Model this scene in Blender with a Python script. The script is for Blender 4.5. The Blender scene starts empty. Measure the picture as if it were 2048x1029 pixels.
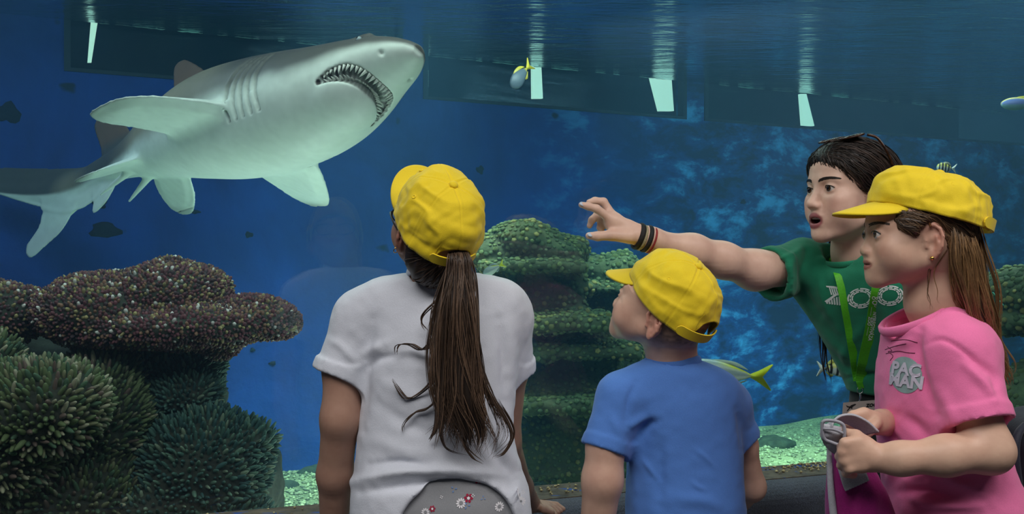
import bpy, math, random, time
import numpy as np
from mathutils import Matrix, Vector
from mathutils.bvhtree import BVHTree

T_START = time.time()
rng = np.random.default_rng(7)
random.seed(7)
scn = bpy.context.scene
COL = scn.collection

# ------------------------------------------------------------------ camera
FPX, CX, CY, CAMZ = 1900.0, 1024.0, 514.5, 1.30
cam_data = bpy.data.cameras.new('camera')
cam_data.sensor_width = 36.0
cam_data.lens = 36.0 * FPX / 2048.0
cam = bpy.data.objects.new('camera', cam_data)
cam.location = (0, 0, CAMZ)
cam.rotation_euler = (math.pi / 2, 0, 0)
COL.objects.link(cam)
scn.camera = cam

# ------------------------------------------------------------------ exposure / view
scn.view_settings.view_transform = 'Standard'
scn.view_settings.look = 'None'
scn.view_settings.gamma = 1.0
scn.view_settings.use_curve_mapping = False
scn.view_settings.exposure = 0.0
scn.cycles.max_bounces = 8
scn.cycles.volume_bounces = 1
scn.cycles.transparent_max_bounces = 16
scn.cycles.use_denoising = True

# ------------------------------------------------------------------ world (dark hall)
w = bpy.data.worlds.new('hall_gloom')
scn.world = w
w.use_nodes = True
w.node_tree.nodes['Background'].inputs[0].default_value = (0.02, 0.03, 0.04, 1)
w.node_tree.nodes['Background'].inputs[1].default_value = 1.0

# ------------------------------------------------------------------ lamps
GL0, GLS = 2.55, 0.345          # public face of the glass:  Y = GL0 + GLS * x
WL0, WLS = 6.50, 0.490          # back wall of the tank:      Y = WL0 + WLS * x
ZW = 2.62                       # water level
ZSILL = 0.68                    # ledge in front of the glass


def area(name, loc, target, sx, sy, power, col, spread=math.pi):
    d = bpy.data.lights.new(name, 'AREA')
    d.shape = 'RECTANGLE'
    d.size, d.size_y, d.energy, d.color, d.spread = sx, sy, power, col, spread
    o = bpy.data.objects.new(name, d)
    o.location = loc
    o.rotation_euler = (Vector(target) - Vector(loc)).to_track_quat('-Z', 'Y').to_euler()
    COL.objects.link(o)
    return o


# lamps hung over the water (above the frame), and the ceiling lamps of the visitors' hall
area('tank_lamp', (-1.0, 2.75, 2.59), (-1.0, 3.0, 0), 2.2, 0.5, 15, (0.86, 1.0, 0.90))
area('tank_lamp.001', (0.9, 3.9, 2.59), (0.9, 4.9, 0), 2.0, 0.7, 44, (0.84, 1.0, 0.90))
area('tank_lamp.002', (3.2, 4.5, 2.59), (3.2, 6.0, 0), 2.2, 0.8, 60, (0.80, 0.95, 1.0))
area('tank_lamp.003', (1.7, 4.65, 2.58), (2.1, 6.1, 0), 2.6, 0.5, 80, (0.92, 1.0, 0.84), math.radians(75))
area('tank_lamp.004', (-0.55, 4.45, 2.58), (-0.95, 5.05, 0), 0.9, 0.4, 36, (0.92, 1.0, 0.84), math.radians(75))
area('tank_lamp.005', (-2.3, 3.7, 2.59), (-2.2, 4.3, 0.5), 1.2, 0.5, 15, (0.82, 0.97, 1.0))
# unseen fill lights added behind the corals to brighten the shark's belly
area('belly_fill', (-1.15, 3.75, 0.12), (-0.95, 3.7, 2.0), 1.1, 0.5, 13, (0.84, 1.0, 0.86), math.radians(140))
area('belly_fill.001', (-0.35, 3.35, 0.12), (-0.75, 3.5, 2.0), 0.7, 0.4, 6.5, (0.84, 1.0, 0.86), math.radians(140))
area('hall_lamp', (-0.5, -0.2, 3.28), (-0.5, -0.2, 0), 3.0, 1.4, 84, (1.0, 0.97, 0.95))
area('hall_lamp.001', (2.2, 0.6, 3.28), (2.2, 0.6, 0), 1.6, 0.8, 44, (1.0, 0.96, 0.93))
# light added on the right-hand wall and ceiling, for a hazy glass reflection
area('haze_fill', (4.6, -0.6, 2.2), (6.4, -0.9, 3.3), 1.2, 0.6, 38, (0.92, 0.97, 1.0))


# ------------------------------------------------------------------ helpers
def P(px, py, Y):
    """point of the place seen at photo pixel (px,py) at depth Y metres"""
    return np.array([(px - CX) * Y / FPX, Y, CAMZ + (CY - py) * Y / FPX])


def srgb(r, g, b):
    def f(c):
        c = c / 255.0
        return c / 12.92 if c <= 0.04045 else ((c + 0.055) / 1.055) ** 2.4
    return np.array([f(r), f(g), f(b)])


def nrm(v):
    v = np.asarray(v, float)
    return v / np.linalg.norm(v)


def frame(F, U):
    """rotation with columns forward, left, up"""
    F = nrm(F)
    U = np.asarray(U, float)
    U = nrm(U - F * np.dot(U, F))
    return np.column_stack([F, np.cross(U, F), U])


def rotm(ax, deg):
    return np.array(Matrix.Rotation(math.radians(deg), 3, ax))


def spline(pts, n, closed=False):
    """Catmull-Rom through rows of pts (any columns)"""
    p = np.asarray(pts, float)
    if p.ndim == 1:
        p = p[:, None]
    m = len(p)
    t = np.linspace(0, m if closed else m - 1, n, endpoint=not closed)
    i = np.minimum(t.astype(int), m - 1 if closed else m - 2)
    u = (t - i)[:, None]
    if closed:
        a, b, c, d = p[(i - 1) % m], p[i % m], p[(i + 1) % m], p[(i + 2) % m]
    else:
        e = np.vstack([2 * p[0] - p[1], p, 2 * p[-1] - p[-2]])
        a, b, c, d = e[i], e[i + 1], e[i + 2], e[i + 3]
    return 0.5 * ((2 * b) + (c - a) * u + (2 * a - 5 * b + 4 * c - d) * u ** 2 + (3 * b - a - 3 * c + d) * u ** 3)


def vnoise(p, freq, seed=0):
    """cheap smooth value noise in [-1,1]; p (...,3)"""
    q = np.asarray(p, np.float32) * freq + seed * 17.13
    i = np.floor(q).astype(np.int64)
    u = q - i
    u = u * u * (3 - 2 * u)

    def h(a):
        n = (a[..., 0] * 374761393 + a[..., 1] * 668265263 + a[..., 2] * 2147483647 + seed * 974711) & 0x7fffffff
        n = ((n ^ (n >> 13)) * 1274126177) & 0x7fffffff
        return ((n ^ (n >> 16)) & 0xffff) / 32767.5 - 1.0
    r = 0
    for dx in (0, 1):
        for dy in (0, 1):
            for dz in (0, 1):
                wt = (u[..., 0] if dx else 1 - u[..., 0]) * (u[..., 1] if dy else 1 - u[..., 1]) * (u[..., 2] if dz else 1 - u[..., 2])
                r = r + wt * h(i + np.array([dx, dy, dz]))
    return r


# ---- objects
ORG = {}


def props(o, label=None, cat=None, group=None, kind=None):
    for k, v in (('label', label), ('category', cat), ('group', group), ('kind', kind)):
        if v:
            o[k] = v
    return o


def thing(name, label, cat, loc, group=None):
    o = bpy.data.objects.new(name, None)
    o.empty_display_size = 0.05
    o.location = loc
    COL.objects.link(o)
    ORG[o] = np.array(loc, float)
    return props(o, label, cat, group)


def meshdata(name, V, F, mats, smooth=True, col=None, midx=None):
    me = bpy.data.meshes.new(name)
    V = np.asarray(V, np.float32)
    if isinstance(F, np.ndarray):
        n, k = F.shape
        me.vertices.add(len(V))
        me.vertices.foreach_set('co', V.ravel())
        me.loops.add(n * k)
        me.loops.foreach_set('vertex_index', F.astype(np.int32).ravel())
        me.polygons.add(n)
        me.polygons.foreach_set('loop_start', np.arange(0, n * k, k, dtype=np.int32))
        me.polygons.foreach_set('loop_total', np.full(n, k, np.int32))
        me.update(calc_edges=True)
    else:
        me.from_pydata([tuple(map(float, v)) for v in V], [], [tuple(map(int, f)) for f in F])
        me.update()
    me.polygons.foreach_set('use_smooth', np.full(len(me.polygons), bool(smooth)))
    if col is not None:
        c = np.ones((len(V), 4), np.float32)
        c[:, :3] = col
        a = me.color_attributes.new('Col', 'FLOAT_COLOR', 'POINT')
        a.data.foreach_set('color', c.ravel())
    for m in (mats if isinstance(mats, (list, tuple)) else [mats]):
        me.materials.append(m)
    if midx is not None:
        me.polygons.foreach_set('material_index', np.asarray(midx, np.int32))
    me.validate()
    return me


def part(name, V, F, mats, parent=None, smooth=True, col=None, midx=None, **kw):
    """a mesh whose vertices are given in world coordinates"""
    V = np.asarray(V, float)
    o0 = ORG[parent] if parent is not None else (V.min(0) + V.max(0)) / 2 * np.array([1, 1, 0]) + np.array([0, 0, V[:, 2].min()])
    me = meshdata(name, V - o0, F, mats, smooth, col, midx)
    o = bpy.data.objects.new(name, me)
    COL.objects.link(o)
    ORG[o] = o0
    if parent is not None:
        o.parent = parent
    else:
        o.location = o0
    return props(o, **kw)


def inst(name, me, parent, M):
    """an alike piece that shares mesh data; M is a world matrix"""
    o = bpy.data.objects.new(name, me)
    COL.objects.link(o)
    M = np.array(M, float)
    if parent is not None:
        o.parent = parent
        M = M.copy()
        M[:3, 3] -= ORG[parent]
    o.matrix_local = Matrix(M.tolist())
    return o


def mat4(R, t, s=1.0):
    M = np.eye(4)
    M[:3, :3] = np.asarray(R) * s
    M[:3, 3] = t
    return M


def joinm(lst):
    """join [(V,F),...] of the same face size (or lists)"""
    V, F, o = [], [], 0
    for v, f in lst:
        V.append(np.asarray(v, float))
        F.extend([[i + o for i in q] for q in f])
        o += len(v)
    return np.vstack(V), F


def box(c, h, R=None, bev=0.0):
    """box with optional chamfer; c centre, h half sizes"""
    c = np.asarray(c, float)
    h = np.asarray(h, float)
    R = np.eye(3) if R is None else R
    if bev <= 0:
        v = np.array([[x, y, z] for x in (-1, 1) for y in (-1, 1) for z in (-1, 1)], float) * h
        f = [(0, 1, 3, 2), (4, 6, 7, 5), (0, 4, 5, 1), (2, 3, 7, 6), (0, 2, 6, 4), (1, 5, 7, 3)]
        return v @ np.asarray(R).T + c, f
    v, ids = [], {}
    for sx in (-1, 1):
        for sy in (-1, 1):
            for sz in (-1, 1):
                for a in range(3):
                    q = np.array([sx, sy, sz], float) * (h - bev)
                    q[a] = (sx, sy, sz)[a] * h[a]
                    ids[(sx, sy, sz, a)] = len(v)
                    v.append(q)
    f = []
    for a in range(3):
        b, c2 = [i for i in range(3) if i != a]
        for s in (-1, 1):
            loop = []
            for sb, sc in ((-1, -1), (1, -1), (1, 1), (-1, 1)):
                k = [0, 0, 0]
                k[a], k[b], k[c2] = s, sb, sc
                loop.append(ids[(*k, a)])
            f.append(loop)
        for sb in (-1, 1):
            for sc in (-1, 1):
                e = []
                for s, ax in ((-1, b), (1, b), (1, c2), (-1, c2)):
                    k = [0, 0, 0]
                    k[a], k[b], k[c2] = s, sb, sc
                    e.append(ids[(*k, ax)])
                f.append(e)
    for sx in (-1, 1):
        for sy in (-1, 1):
            for sz in (-1, 1):
                f.append([ids[(sx, sy, sz, a)] for a in range(3)])
    return np.array(v) @ np.asarray(R).T + c, f


def tubes(lines, radii, sides=5, cols=None, flat=1.0):
    """many tapered tubes -> V,F(ndarray),col.  lines (n,m,3), radii (n,m)"""
    L = np.asarray(lines, float)
    n, m, _ = L.shape
    r = np.broadcast_to(np.asarray(radii, float), (n, m))
    T = np.gradient(L, axis=1)
    T /= np.linalg.norm(T, axis=2, keepdims=True) + 1e-12
    up = np.where(np.abs(T[:, :1, 2:3]) > 0.9, np.array([[[1.0, 0, 0]]]), np.array([[[0, 0, 1.0]]]))
    N = np.empty_like(T)
    a = up[:, 0] - T[:, 0] * (up[:, 0] * T[:, 0]).sum(1, keepdims=True)
    N[:, 0] = a / (np.linalg.norm(a, axis=1, keepdims=True) + 1e-12)
    for i in range(1, m):
        a = N[:, i - 1] - T[:, i] * (N[:, i - 1] * T[:, i]).sum(1, keepdims=True)
        N[:, i] = a / (np.linalg.norm(a, axis=1, keepdims=True) + 1e-12)
    B = np.cross(T, N)
    th = np.linspace(0, 2 * np.pi, sides, endpoint=False)
    V = L[:, :, None] + r[:, :, None, None] * (np.cos(th)[:, None] * N[:, :, None] + flat * np.sin(th)[:, None] * B[:, :, None])
    V = V.reshape(-1, 3)
    k = np.arange(n)[:, None, None] * m * sides
    i = np.arange(m - 1)[None, :, None] * sides
    j = np.arange(sides)[None, None, :]
    j2 = (j + 1) % sides
    F = np.stack(np.broadcast_arrays(k + i + j, k + i + j2, k + i + sides + j2, k + i + sides + j), -1).reshape(-1, 4)
    c = None
    if cols is not None:
        cc = np.asarray(cols, float)
        if cc.ndim == 2:
            cc = np.repeat(cc[:, None], m, 1)
        c = np.repeat(cc[:, :, None], sides, 2).reshape(-1, 3)
    return V, F, c


def tube1(pts, r, n=40, sides=10):
    """one capped tube through control points"""
    p = spline(pts, n)
    rr = spline(np.broadcast_to(np.asarray(r, float), (len(pts),)) if np.ndim(r) == 0 else r, n)[:, 0]
    V, F, _ = tubes(p[None], rr[None], sides)
    F = F.tolist()
    F.append(list(range(sides))[::-1])
    F.append(list(range(len(V) - sides, len(V))))
    return V, F


def lathe(prof, R, c, n=24):
    """profile rows (radius, height) turned about local z"""
    pr = np.asarray(prof, float)
    th = np.linspace(0, 2 * np.pi, n, endpoint=False)
    V = np.stack([pr[:, :1] * np.cos(th), pr[:, :1] * np.sin(th), np.repeat(pr[:, 1:2], n, 1)], -1).reshape(-1, 3)
    F = []
    for i in range(len(pr) - 1):
        for j in range(n):
            F.append([i * n + j, i * n + (j + 1) % n, (i + 1) * n + (j + 1) % n, (i + 1) * n + j])
    F.append(list(range(n))[::-1])
    F.append([(len(pr) - 1) * n + j for j in range(n)])
    return V @ np.asarray(R).T + np.asarray(c), F


# ---- signed-distance sculpting on rectilinear grids
class Fr:
    def __init__(s, c=(0, 0, 0), R=None, sc=1.0):
        s.c = np.asarray(c, float)
        s.R = np.eye(3) if R is None else np.asarray(R, float)
        s.s = sc

    def pt(s, p):
        return s.c + s.R @ (np.asarray(p, float) * s.s)

    def inv(s, p):
        return ((np.asarray(p, float) - s.c) @ s.R) / s.s


W0 = Fr()


def axis(lo, hi, h, dense=(), hd=None):
    """grid line positions lo..hi with spacing h, and hd inside the dense intervals"""
    out = [lo]
    while out[-1] < hi:
        x = out[-1]
        st = h
        for a, b in dense:
            if a - 1e-9 <= x < b:
                st = min(st, hd)
            elif x < a < x + st:
                st = max(a - x, hd)
        out.append(x + st)
    return np.array(out, np.float32)


def smin(a, b, k):
    if k <= 0:
        return np.minimum(a, b)
    h = np.maximum(k - np.abs(a - b), 0) / k
    return np.minimum(a, b) - h * h * (k * 0.25)


class Field:
    def __init__(s, xs, ys, zs):
        s.ax = [np.asarray(a, np.float32) for a in (xs, ys, zs)]
        s.f = np.full([len(a) for a in s.ax], 0.3, np.float32)

    def win(s, lo, hi):
        sl = []
        for a, l, h in zip(s.ax, lo, hi):
            i, j = np.searchsorted(a, l), np.searchsorted(a, h)
            if j - i < 1:
                return None, None
            sl.append(slice(i, j))
        X = s.ax[0][sl[0]][:, None, None]
        Y = s.ax[1][sl[1]][None, :, None]
        Z = s.ax[2][sl[2]][None, None, :]
        return tuple(sl), (X, Y, Z)

    def op(s, prim, k=0.0, mode='add'):
        d, lo, hi = prim
        m = k + 0.018
        sl, X = s.win(np.asarray(lo) - m, np.asarray(hi) + m)
        if sl is None:
            return s
        v = d(*X).astype(np.float32)
        g = s.f[sl]
        if mode == 'add':
            s.f[sl] = smin(g, v, k)
        elif mode == 'sub':
            s.f[sl] = -smin(-g, v, k)
        else:                       # cut away all outside prim (whole grid)
            s.f[sl] = -smin(-g, -v, k)
        return s

    def add(s, prim, k=0.0):
        return s.op(prim, k, 'add')

    def sub(s, prim, k=0.0):
        return s.op(prim, k, 'sub')

    def mesh(s, smooth=0):
        return nets(s.f, s.ax, smooth)


def ell(fr, c, r, rot=None):
    c = fr.pt(c)
    r = np.asarray(r, float) * fr.s
    R = fr.R if rot is None else fr.R @ rot
    e = np.sqrt(((R * r) ** 2).sum(1))
    iR = (R / r).T.astype(np.float32)
    iR2 = (R / r ** 2).T.astype(np.float32)

    def d(X, Y, Z):
        x, y, z = X - np.float32(c[0]), Y - np.float32(c[1]), Z - np.float32(c[2])
        k0 = 0
        k1 = 0
        for i in range(3):
            k0 = k0 + (iR[i, 0] * x + iR[i, 1] * y + iR[i, 2] * z) ** 2
            k1 = k1 + (iR2[i, 0] * x + iR2[i, 1] * y + iR2[i, 2] * z) ** 2
        k0 = np.sqrt(k0)
        return k0 * (k0 - 1) / (np.sqrt(k1) + 1e-6)
    return d, c - e, c + e


def cone(fr, a, b, ra, rb=None):
    rb = ra if rb is None else rb
    a, b, ra, rb = fr.pt(a), fr.pt(b), ra * fr.s, rb * fr.s
    ba = (b - a).astype(np.float32)
    bb = float(ba @ ba) + 1e-12

    def d(X, Y, Z):
        x, y, z = X - np.float32(a[0]), Y - np.float32(a[1]), Z - np.float32(a[2])
        h = np.clip((x * ba[0] + y * ba[1] + z * ba[2]) / bb, 0, 1)
        return np.sqrt((x - h * ba[0]) ** 2 + (y - h * ba[1]) ** 2 + (z - h * ba[2]) ** 2) - (ra + h * (rb - ra))
    return d, np.minimum(a - ra, b - rb), np.maximum(a + ra, b + rb)


def rbox(fr, c, h, r, rot=None):
    c = fr.pt(c)
    h = np.asarray(h, float) * fr.s
    R = fr.R if rot is None else fr.R @ rot
    e = (np.abs(R) * h).sum(1)
    r = r * fr.s

    def d(X, Y, Z):
        x, y, z = X - c[0], Y - c[1], Z - c[2]
        q = [np.abs(R[0, i] * x + R[1, i] * y + R[2, i] * z) - (h[i] - r) for i in range(3)]
        out = np.sqrt(sum(np.maximum(t, 0) ** 2 for t in q))
        return out + np.minimum(np.maximum(q[0], np.maximum(q[1], q[2])), 0) - r
    return d, c - e, c + e


def slab(c, n, lo, hi):
    """half space n.(p-c) > 0 inside the given box"""
    n = nrm(n)

    def d(X, Y, Z):
        return -((X - c[0]) * n[0] + (Y - c[1]) * n[1] + (Z - c[2]) * n[2])
    return d, np.asarray(lo, float), np.asarray(hi, float)


def loft(rows, e1, e2, axis_dir, n=2.0):
    """solid of superelliptic sections; rows: (centre xyz, a, b) along axis_dir; section axes e1 (a), e2 (b)"""
    C = np.array([r[0] for r in rows], float)
    ab = np.array([r[1:3] for r in rows], float)
    D = nrm(axis_dir)
    S = spline(np.hstack([C, ab]), 160)
    t = S[:, :3] @ D
    o = np.argsort(t)
    t, S = t[o], S[o]
    e1, e2 = nrm(e1), nrm(e2)
    ca, cb = S[:, :3] @ e1, S[:, :3] @ e2
    r = ab.max()

    def d(X, Y, Z):
        tt = X * D[0] + Y * D[1] + Z * D[2]
        u = X * e1[0] + Y * e1[1] + Z * e1[2]
        v = X * e2[0] + Y * e2[1] + Z * e2[2]
        sh = np.broadcast(tt, u, v).shape
        tt = np.broadcast_to(tt, sh)
        a, b = np.interp(tt, t, S[:, 3]), np.interp(tt, t, S[:, 4])
        u = np.abs(u - np.interp(tt, t, ca)) / a
        v = np.abs(v - np.interp(tt, t, cb)) / b
        rr = (u ** n + v ** n) ** (1.0 / n)
        f = (rr - 1) * np.minimum(a, b)
        end = np.maximum(tt - t[-1], t[0] - tt)
        return np.maximum(f, end)
    return d, C.min(0) - r, C.max(0) + r


def poly2d(u, v, pts):
    """signed distance to a closed 2d polygon"""
    p = np.asarray(pts, np.float32)
    d = np.full(np.broadcast(u, v).shape, 1e9, np.float32)
    s = np.ones(d.shape, bool)
    for i in range(len(p)):
        a, b = p[i], p[i - 1]
        ex, ey = b - a
        wx, wy = u - a[0], v - a[1]
        h = np.clip((wx * ex + wy * ey) / (ex * ex + ey * ey + 1e-12), 0, 1)
        d = np.minimum(d, (wx - ex * h) ** 2 + (wy - ey * h) ** 2)
        c1, c2, c3 = v >= a[1], v < b[1], ex * wy > ey * wx
        s ^= (c1 & c2 & c3) | (~c1 & ~c2 & ~c3)
    return np.where(s, 1, -1) * np.sqrt(d)


def fin(o, e1, e2, pts, th_root, th_tip, ulen, rnd=0.004, bend=0.0):
    """thin plate: outline pts in (u along e1, v along e2), thickness tapering with u"""
    o = np.asarray(o, float)
    e1 = nrm(e1)
    e2 = nrm(np.asarray(e2, float) - e1 * np.dot(e1, e2))
    nn = np.cross(e1, e2)
    p = spline(np.asarray(pts, float), 48, closed=True)
    W = o + p[:, :1] * e1 + p[:, 1:] * e2

    def d(X, Y, Z):
        x, y, z = X - o[0], Y - o[1], Z - o[2]
        u = x * e1[0] + y * e1[1] + z * e1[2]
        v = x * e2[0] + y * e2[1] + z * e2[2]
        q = x * nn[0] + y * nn[1] + z * nn[2]
        q = q - bend * u * u
        a = poly2d(u, v, p)
        h = np.clip(u / ulen, 0, 1)
        t = th_root + (th_tip - th_root) * h
        b = np.abs(q) - np.maximum(t * np.clip(-a / 0.05, 0.2, 1.0), np.float32(0.0045))
        return np.maximum(a, b)
    m = th_root + abs(bend) * ulen ** 2
    return d, W.min(0) - m, W.max(0) + m


_CO = np.array([[i, j, k] for i in (0, 1) for j in (0, 1) for k in (0, 1)])
_ED = [(a, b) for a in range(8) for b in range(a + 1, 8) if np.abs(_CO[a] - _CO[b]).sum() == 1]


def nets(f, ax, smooth=0):
    s = f < 0
    c = np.zeros([n - 1 for n in f.shape], np.uint8)
    for i, j, k in _CO:
        c += s[i:s.shape[0] - 1 + i, j:s.shape[1] - 1 + j, k:s.shape[2] - 1 + k]
    act = (c > 0) & (c < 8)
    I, J, K = np.nonzero(act)
    ids = np.full(act.shape, -1, np.int32)
    ids[I, J, K] = np.arange(len(I))
    val = np.stack([f[I + a, J + b, K + d] for a, b, d in _CO], 1)
    acc = np.zeros((len(I), 3))
    cnt = np.zeros(len(I))
    for a, b in _ED:
        va, vb = val[:, a], val[:, b]
        m = (va < 0) != (vb < 0)
        t = np.where(m, va / np.where(m, va - vb, 1), 0)
        acc += np.where(m[:, None], _CO[a] + t[:, None] * (_CO[b] - _CO[a]), 0)
        cnt += m
    loc = acc / cnt[:, None]
    V = np.empty((len(I), 3))
    for d, ii in enumerate((I, J, K)):
        a = ax[d].astype(float)
        V[:, d] = a[ii] + loc[:, d] * (a[ii + 1] - a[ii])
    Q = []
    for d in range(3):
        sl0 = [slice(1, -1)] * 3
        sl1 = [slice(1, -1)] * 3
        sl0[d], sl1[d] = slice(0, -1), slice(1, None)
        A, B = s[tuple(sl0)], s[tuple(sl1)]
        e = np.argwhere(A != B)
        if not len(e):
            continue
        inside = A[tuple(e.T)]
        g = e + 1
        g[:, d] -= 1
        b, cc = (d + 1) % 3, (d + 2) % 3
        q = []
        for ob, oc in ((-1, -1), (0, -1), (0, 0), (-1, 0)):
            h = g.copy()
            h[:, b] += ob
            h[:, cc] += oc
            q.append(ids[tuple(h.T)])
        q = np.stack(q, 1)
        q[~inside] = q[~inside][:, ::-1]
        Q.append(q)
    Q = np.vstack(Q)
    Q = Q[(Q >= 0).all(1)]
    for _ in range(smooth):
        V = lap(V, Q, 0.5)
    return V, Q


def lap(V, Q, lam):
    n = len(V)
    E = np.vstack([Q[:, [i, (i + 1) % 4]] for i in range(4)])
    a = np.concatenate([E[:, 0], E[:, 1]])
    b = np.concatenate([E[:, 1], E[:, 0]])
    c = np.maximum(np.bincount(a, minlength=n), 1)[:, None]
    M = np.stack([np.bincount(a, V[b, i], n) for i in range(3)], 1) / c
    return V + lam * (M - V)


def vnormals(V, Q):
    n = np.cross(V[Q[:, 2]] - V[Q[:, 0]], V[Q[:, 3]] - V[Q[:, 1]])
    N = np.zeros_like(V)
    for i in range(4):
        for d in range(3):
            N[:, d] += np.bincount(Q[:, i], n[:, d], len(V))
    return N / (np.linalg.norm(N, axis=1, keepdims=True) + 1e-12)


def islands_keep(V, Q, keep):
    """drop the vertices where keep is False, with their faces"""
    keep = np.asarray(keep)
    q = Q[keep[Q].all(1)]
    used = np.zeros(len(V), bool)
    used[q.ravel()] = True
    idx = np.cumsum(used) - 1
    return V[used], idx[q], used


# ------------------------------------------------------------------ materials
class Mat:
    def __init__(s, name):
        s.m = bpy.data.materials.new(name)
        s.m.use_nodes = True
        s.t = s.m.node_tree
        s.n = s.t.nodes
        s.b = s.n['Principled BSDF']
        s.out = s.n['Material Output']

    def node(s, typ, **kw):
        n = s.n.new(typ)
        for k, v in kw.items():
            setattr(n, k, v)
        return n

    def link(s, a, b):
        s.t.links.new(a, b)

    def set(s, **kw):
        for k, v in kw.items():
            s.b.inputs[k.replace('_', ' ')].default_value = v
        return s

    def coord(s, scale=(1, 1, 1), which='Object', rot=(0, 0, 0)):
        c = s.node('ShaderNodeTexCoord')
        m = s.node('ShaderNodeMapping')
        m.inputs['Scale'].default_value = scale
        m.inputs['Rotation'].default_value = rot
        s.link(c.outputs[which], m.inputs[0])
        return m.outputs[0]

    def noise(s, co, scale, detail=4, rough=0.55, dist=0.0):
        n = s.node('ShaderNodeTexNoise')
        n.inputs['Scale'].default_value = scale
        n.inputs['Detail'].default_value = detail
        n.inputs['Roughness'].default_value = rough
        n.inputs['Distortion'].default_value = dist
        s.link(co, n.inputs['Vector'])
        return n.outputs['Fac']

    def ramp(s, fac, stops):
        r = s.node('ShaderNodeValToRGB')
        e = r.color_ramp.elements
        while len(e) < len(stops):
            e.new(0.5)
        for x, (p, c) in zip(e, stops):
            x.position = p
            c = list(c) if np.ndim(c) else [c, c, c]
            x.color = (*c[:3], 1)
        s.link(fac, r.inputs[0])
        return r.outputs[0]

    def mix(s, fac, a, b, mode='MIX'):
        m = s.node('ShaderNodeMix', data_type='RGBA', blend_type=mode)
        for sock, v in ((m.inputs[0], fac), (m.inputs[6], a), (m.inputs[7], b)):
            if hasattr(v, 'is_linked'):
                s.link(v, sock)
            elif np.ndim(v):
                sock.default_value = (*list(v)[:3], 1)
            else:
                sock.default_value = v
        return m.outputs[2]

    def attr(s, name='Col'):
        a = s.node('ShaderNodeAttribute', attribute_name=name)
        return a.outputs['Color']

    def bump(s, h, strength=0.3, dist=0.005):
        b = s.node('ShaderNodeBump')
        b.inputs['Strength'].default_value = strength
        b.inputs['Distance'].default_value = dist
        s.link(h, b.inputs['Height'])
        s.link(b.outputs[0], s.b.inputs['Normal'])
        return s

    def color(s, c):
        if hasattr(c, 'is_linked'):
            s.link(c, s.b.inputs['Base Color'])
        else:
            s.b.inputs['Base Color'].default_value = (*list(c)[:3], 1)
        return s


def plain(name, rgb, rough=0.6, nscale=60, namt=0.12, bump=0.15, bdist=0.002, **kw):
    m = Mat(name)
    co = m.coord()
    f = m.noise(co, nscale)
    rgb = np.asarray(rgb)
    m.color(m.ramp(f, [(0.3, rgb * (1 - namt)), (0.7, np.minimum(rgb * (1 + namt), 1))]))
    if bump:
        m.bump(f, bump, bdist)
    m.set(Roughness=rough, **kw)
    return m.m


def attrmat(name, rough=0.6, nscale=80, namt=0.15, bump=0.2, bdist=0.002, stretch=(1, 1, 1), **kw):
    """colour from the mesh's own attribute, with fine grain"""
    m = Mat(name)
    co = m.coord(stretch)
    f = m.noise(co, nscale)
    m.color(m.mix(1.0, m.attr(), m.ramp(f, [(0.3, 1 - namt), (0.7, 1.0)]), 'MULTIPLY'))
    if bump:
        m.bump(f, bump, bdist)
    m.set(Roughness=rough, **kw)
    return m.m
# ================================================================== the place
G_DIR = nrm([1, GLS, 0])            # along the glass
G_N = nrm([-GLS, 1, 0])             # into the tank
W_DIR = nrm([1, WLS, 0])
W_N = nrm([-WLS, 1, 0])


def on_wall(px, z=0.0, back=0.0):
    """point of the back wall plane (moved back along its normal) above the column px"""
    k = (px - CX) / FPX
    o = back * math.sqrt(1 + WLS ** 2)
    Y = (WL0 + o) / (1 - WLS * k)
    return np.array([k * Y, Y, z])


def on_wall_px(px, py, back=0.0):
    p = on_wall(px, 0, back)
    p[2] = CAMZ + (CY - py) * p[1] / FPX
    return p


def prism(poly, z0, z1):
    n = len(poly)
    V = [[p[0], p[1], z0] for p in poly] + [[p[0], p[1], z1] for p in poly]
    F = [list(range(n))[::-1], list(range(n, 2 * n))] + [[i, (i + 1) % n, n + (i + 1) % n, n + i] for i in range(n)]
    return np.array(V), F


def glass_pt(x, off=0.0):
    p = np.array([x, GL0 + GLS * x, 0.0])
    return p + G_N * off


def wall_pt(x, off=0.0):
    return np.array([x, WL0 + WLS * x, 0.0]) + W_N * off


# --- tank wall: blue painted, caustic light mottled into its colour
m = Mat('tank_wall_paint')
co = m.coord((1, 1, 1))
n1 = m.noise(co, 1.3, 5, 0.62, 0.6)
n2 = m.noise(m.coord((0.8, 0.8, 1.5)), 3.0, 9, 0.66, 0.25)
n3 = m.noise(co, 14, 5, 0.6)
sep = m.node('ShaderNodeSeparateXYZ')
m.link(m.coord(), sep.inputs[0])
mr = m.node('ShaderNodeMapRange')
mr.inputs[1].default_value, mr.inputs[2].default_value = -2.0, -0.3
m.link(sep.outputs[0], mr.inputs[0])        # caustic light in the colour comes in towards the far end
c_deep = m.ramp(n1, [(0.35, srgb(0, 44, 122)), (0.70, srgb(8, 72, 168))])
c_caustic = m.ramp(n2, [(0.42, srgb(2, 34, 78)), (0.53, srgb(6, 76, 152)), (0.64, srgb(80, 180, 248))])
cc = m.mix(mr.outputs[0], c_deep, c_caustic)
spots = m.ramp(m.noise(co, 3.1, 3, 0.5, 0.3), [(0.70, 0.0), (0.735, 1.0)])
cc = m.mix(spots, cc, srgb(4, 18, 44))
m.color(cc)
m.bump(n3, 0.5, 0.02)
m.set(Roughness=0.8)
M_WALL = m.m

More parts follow.
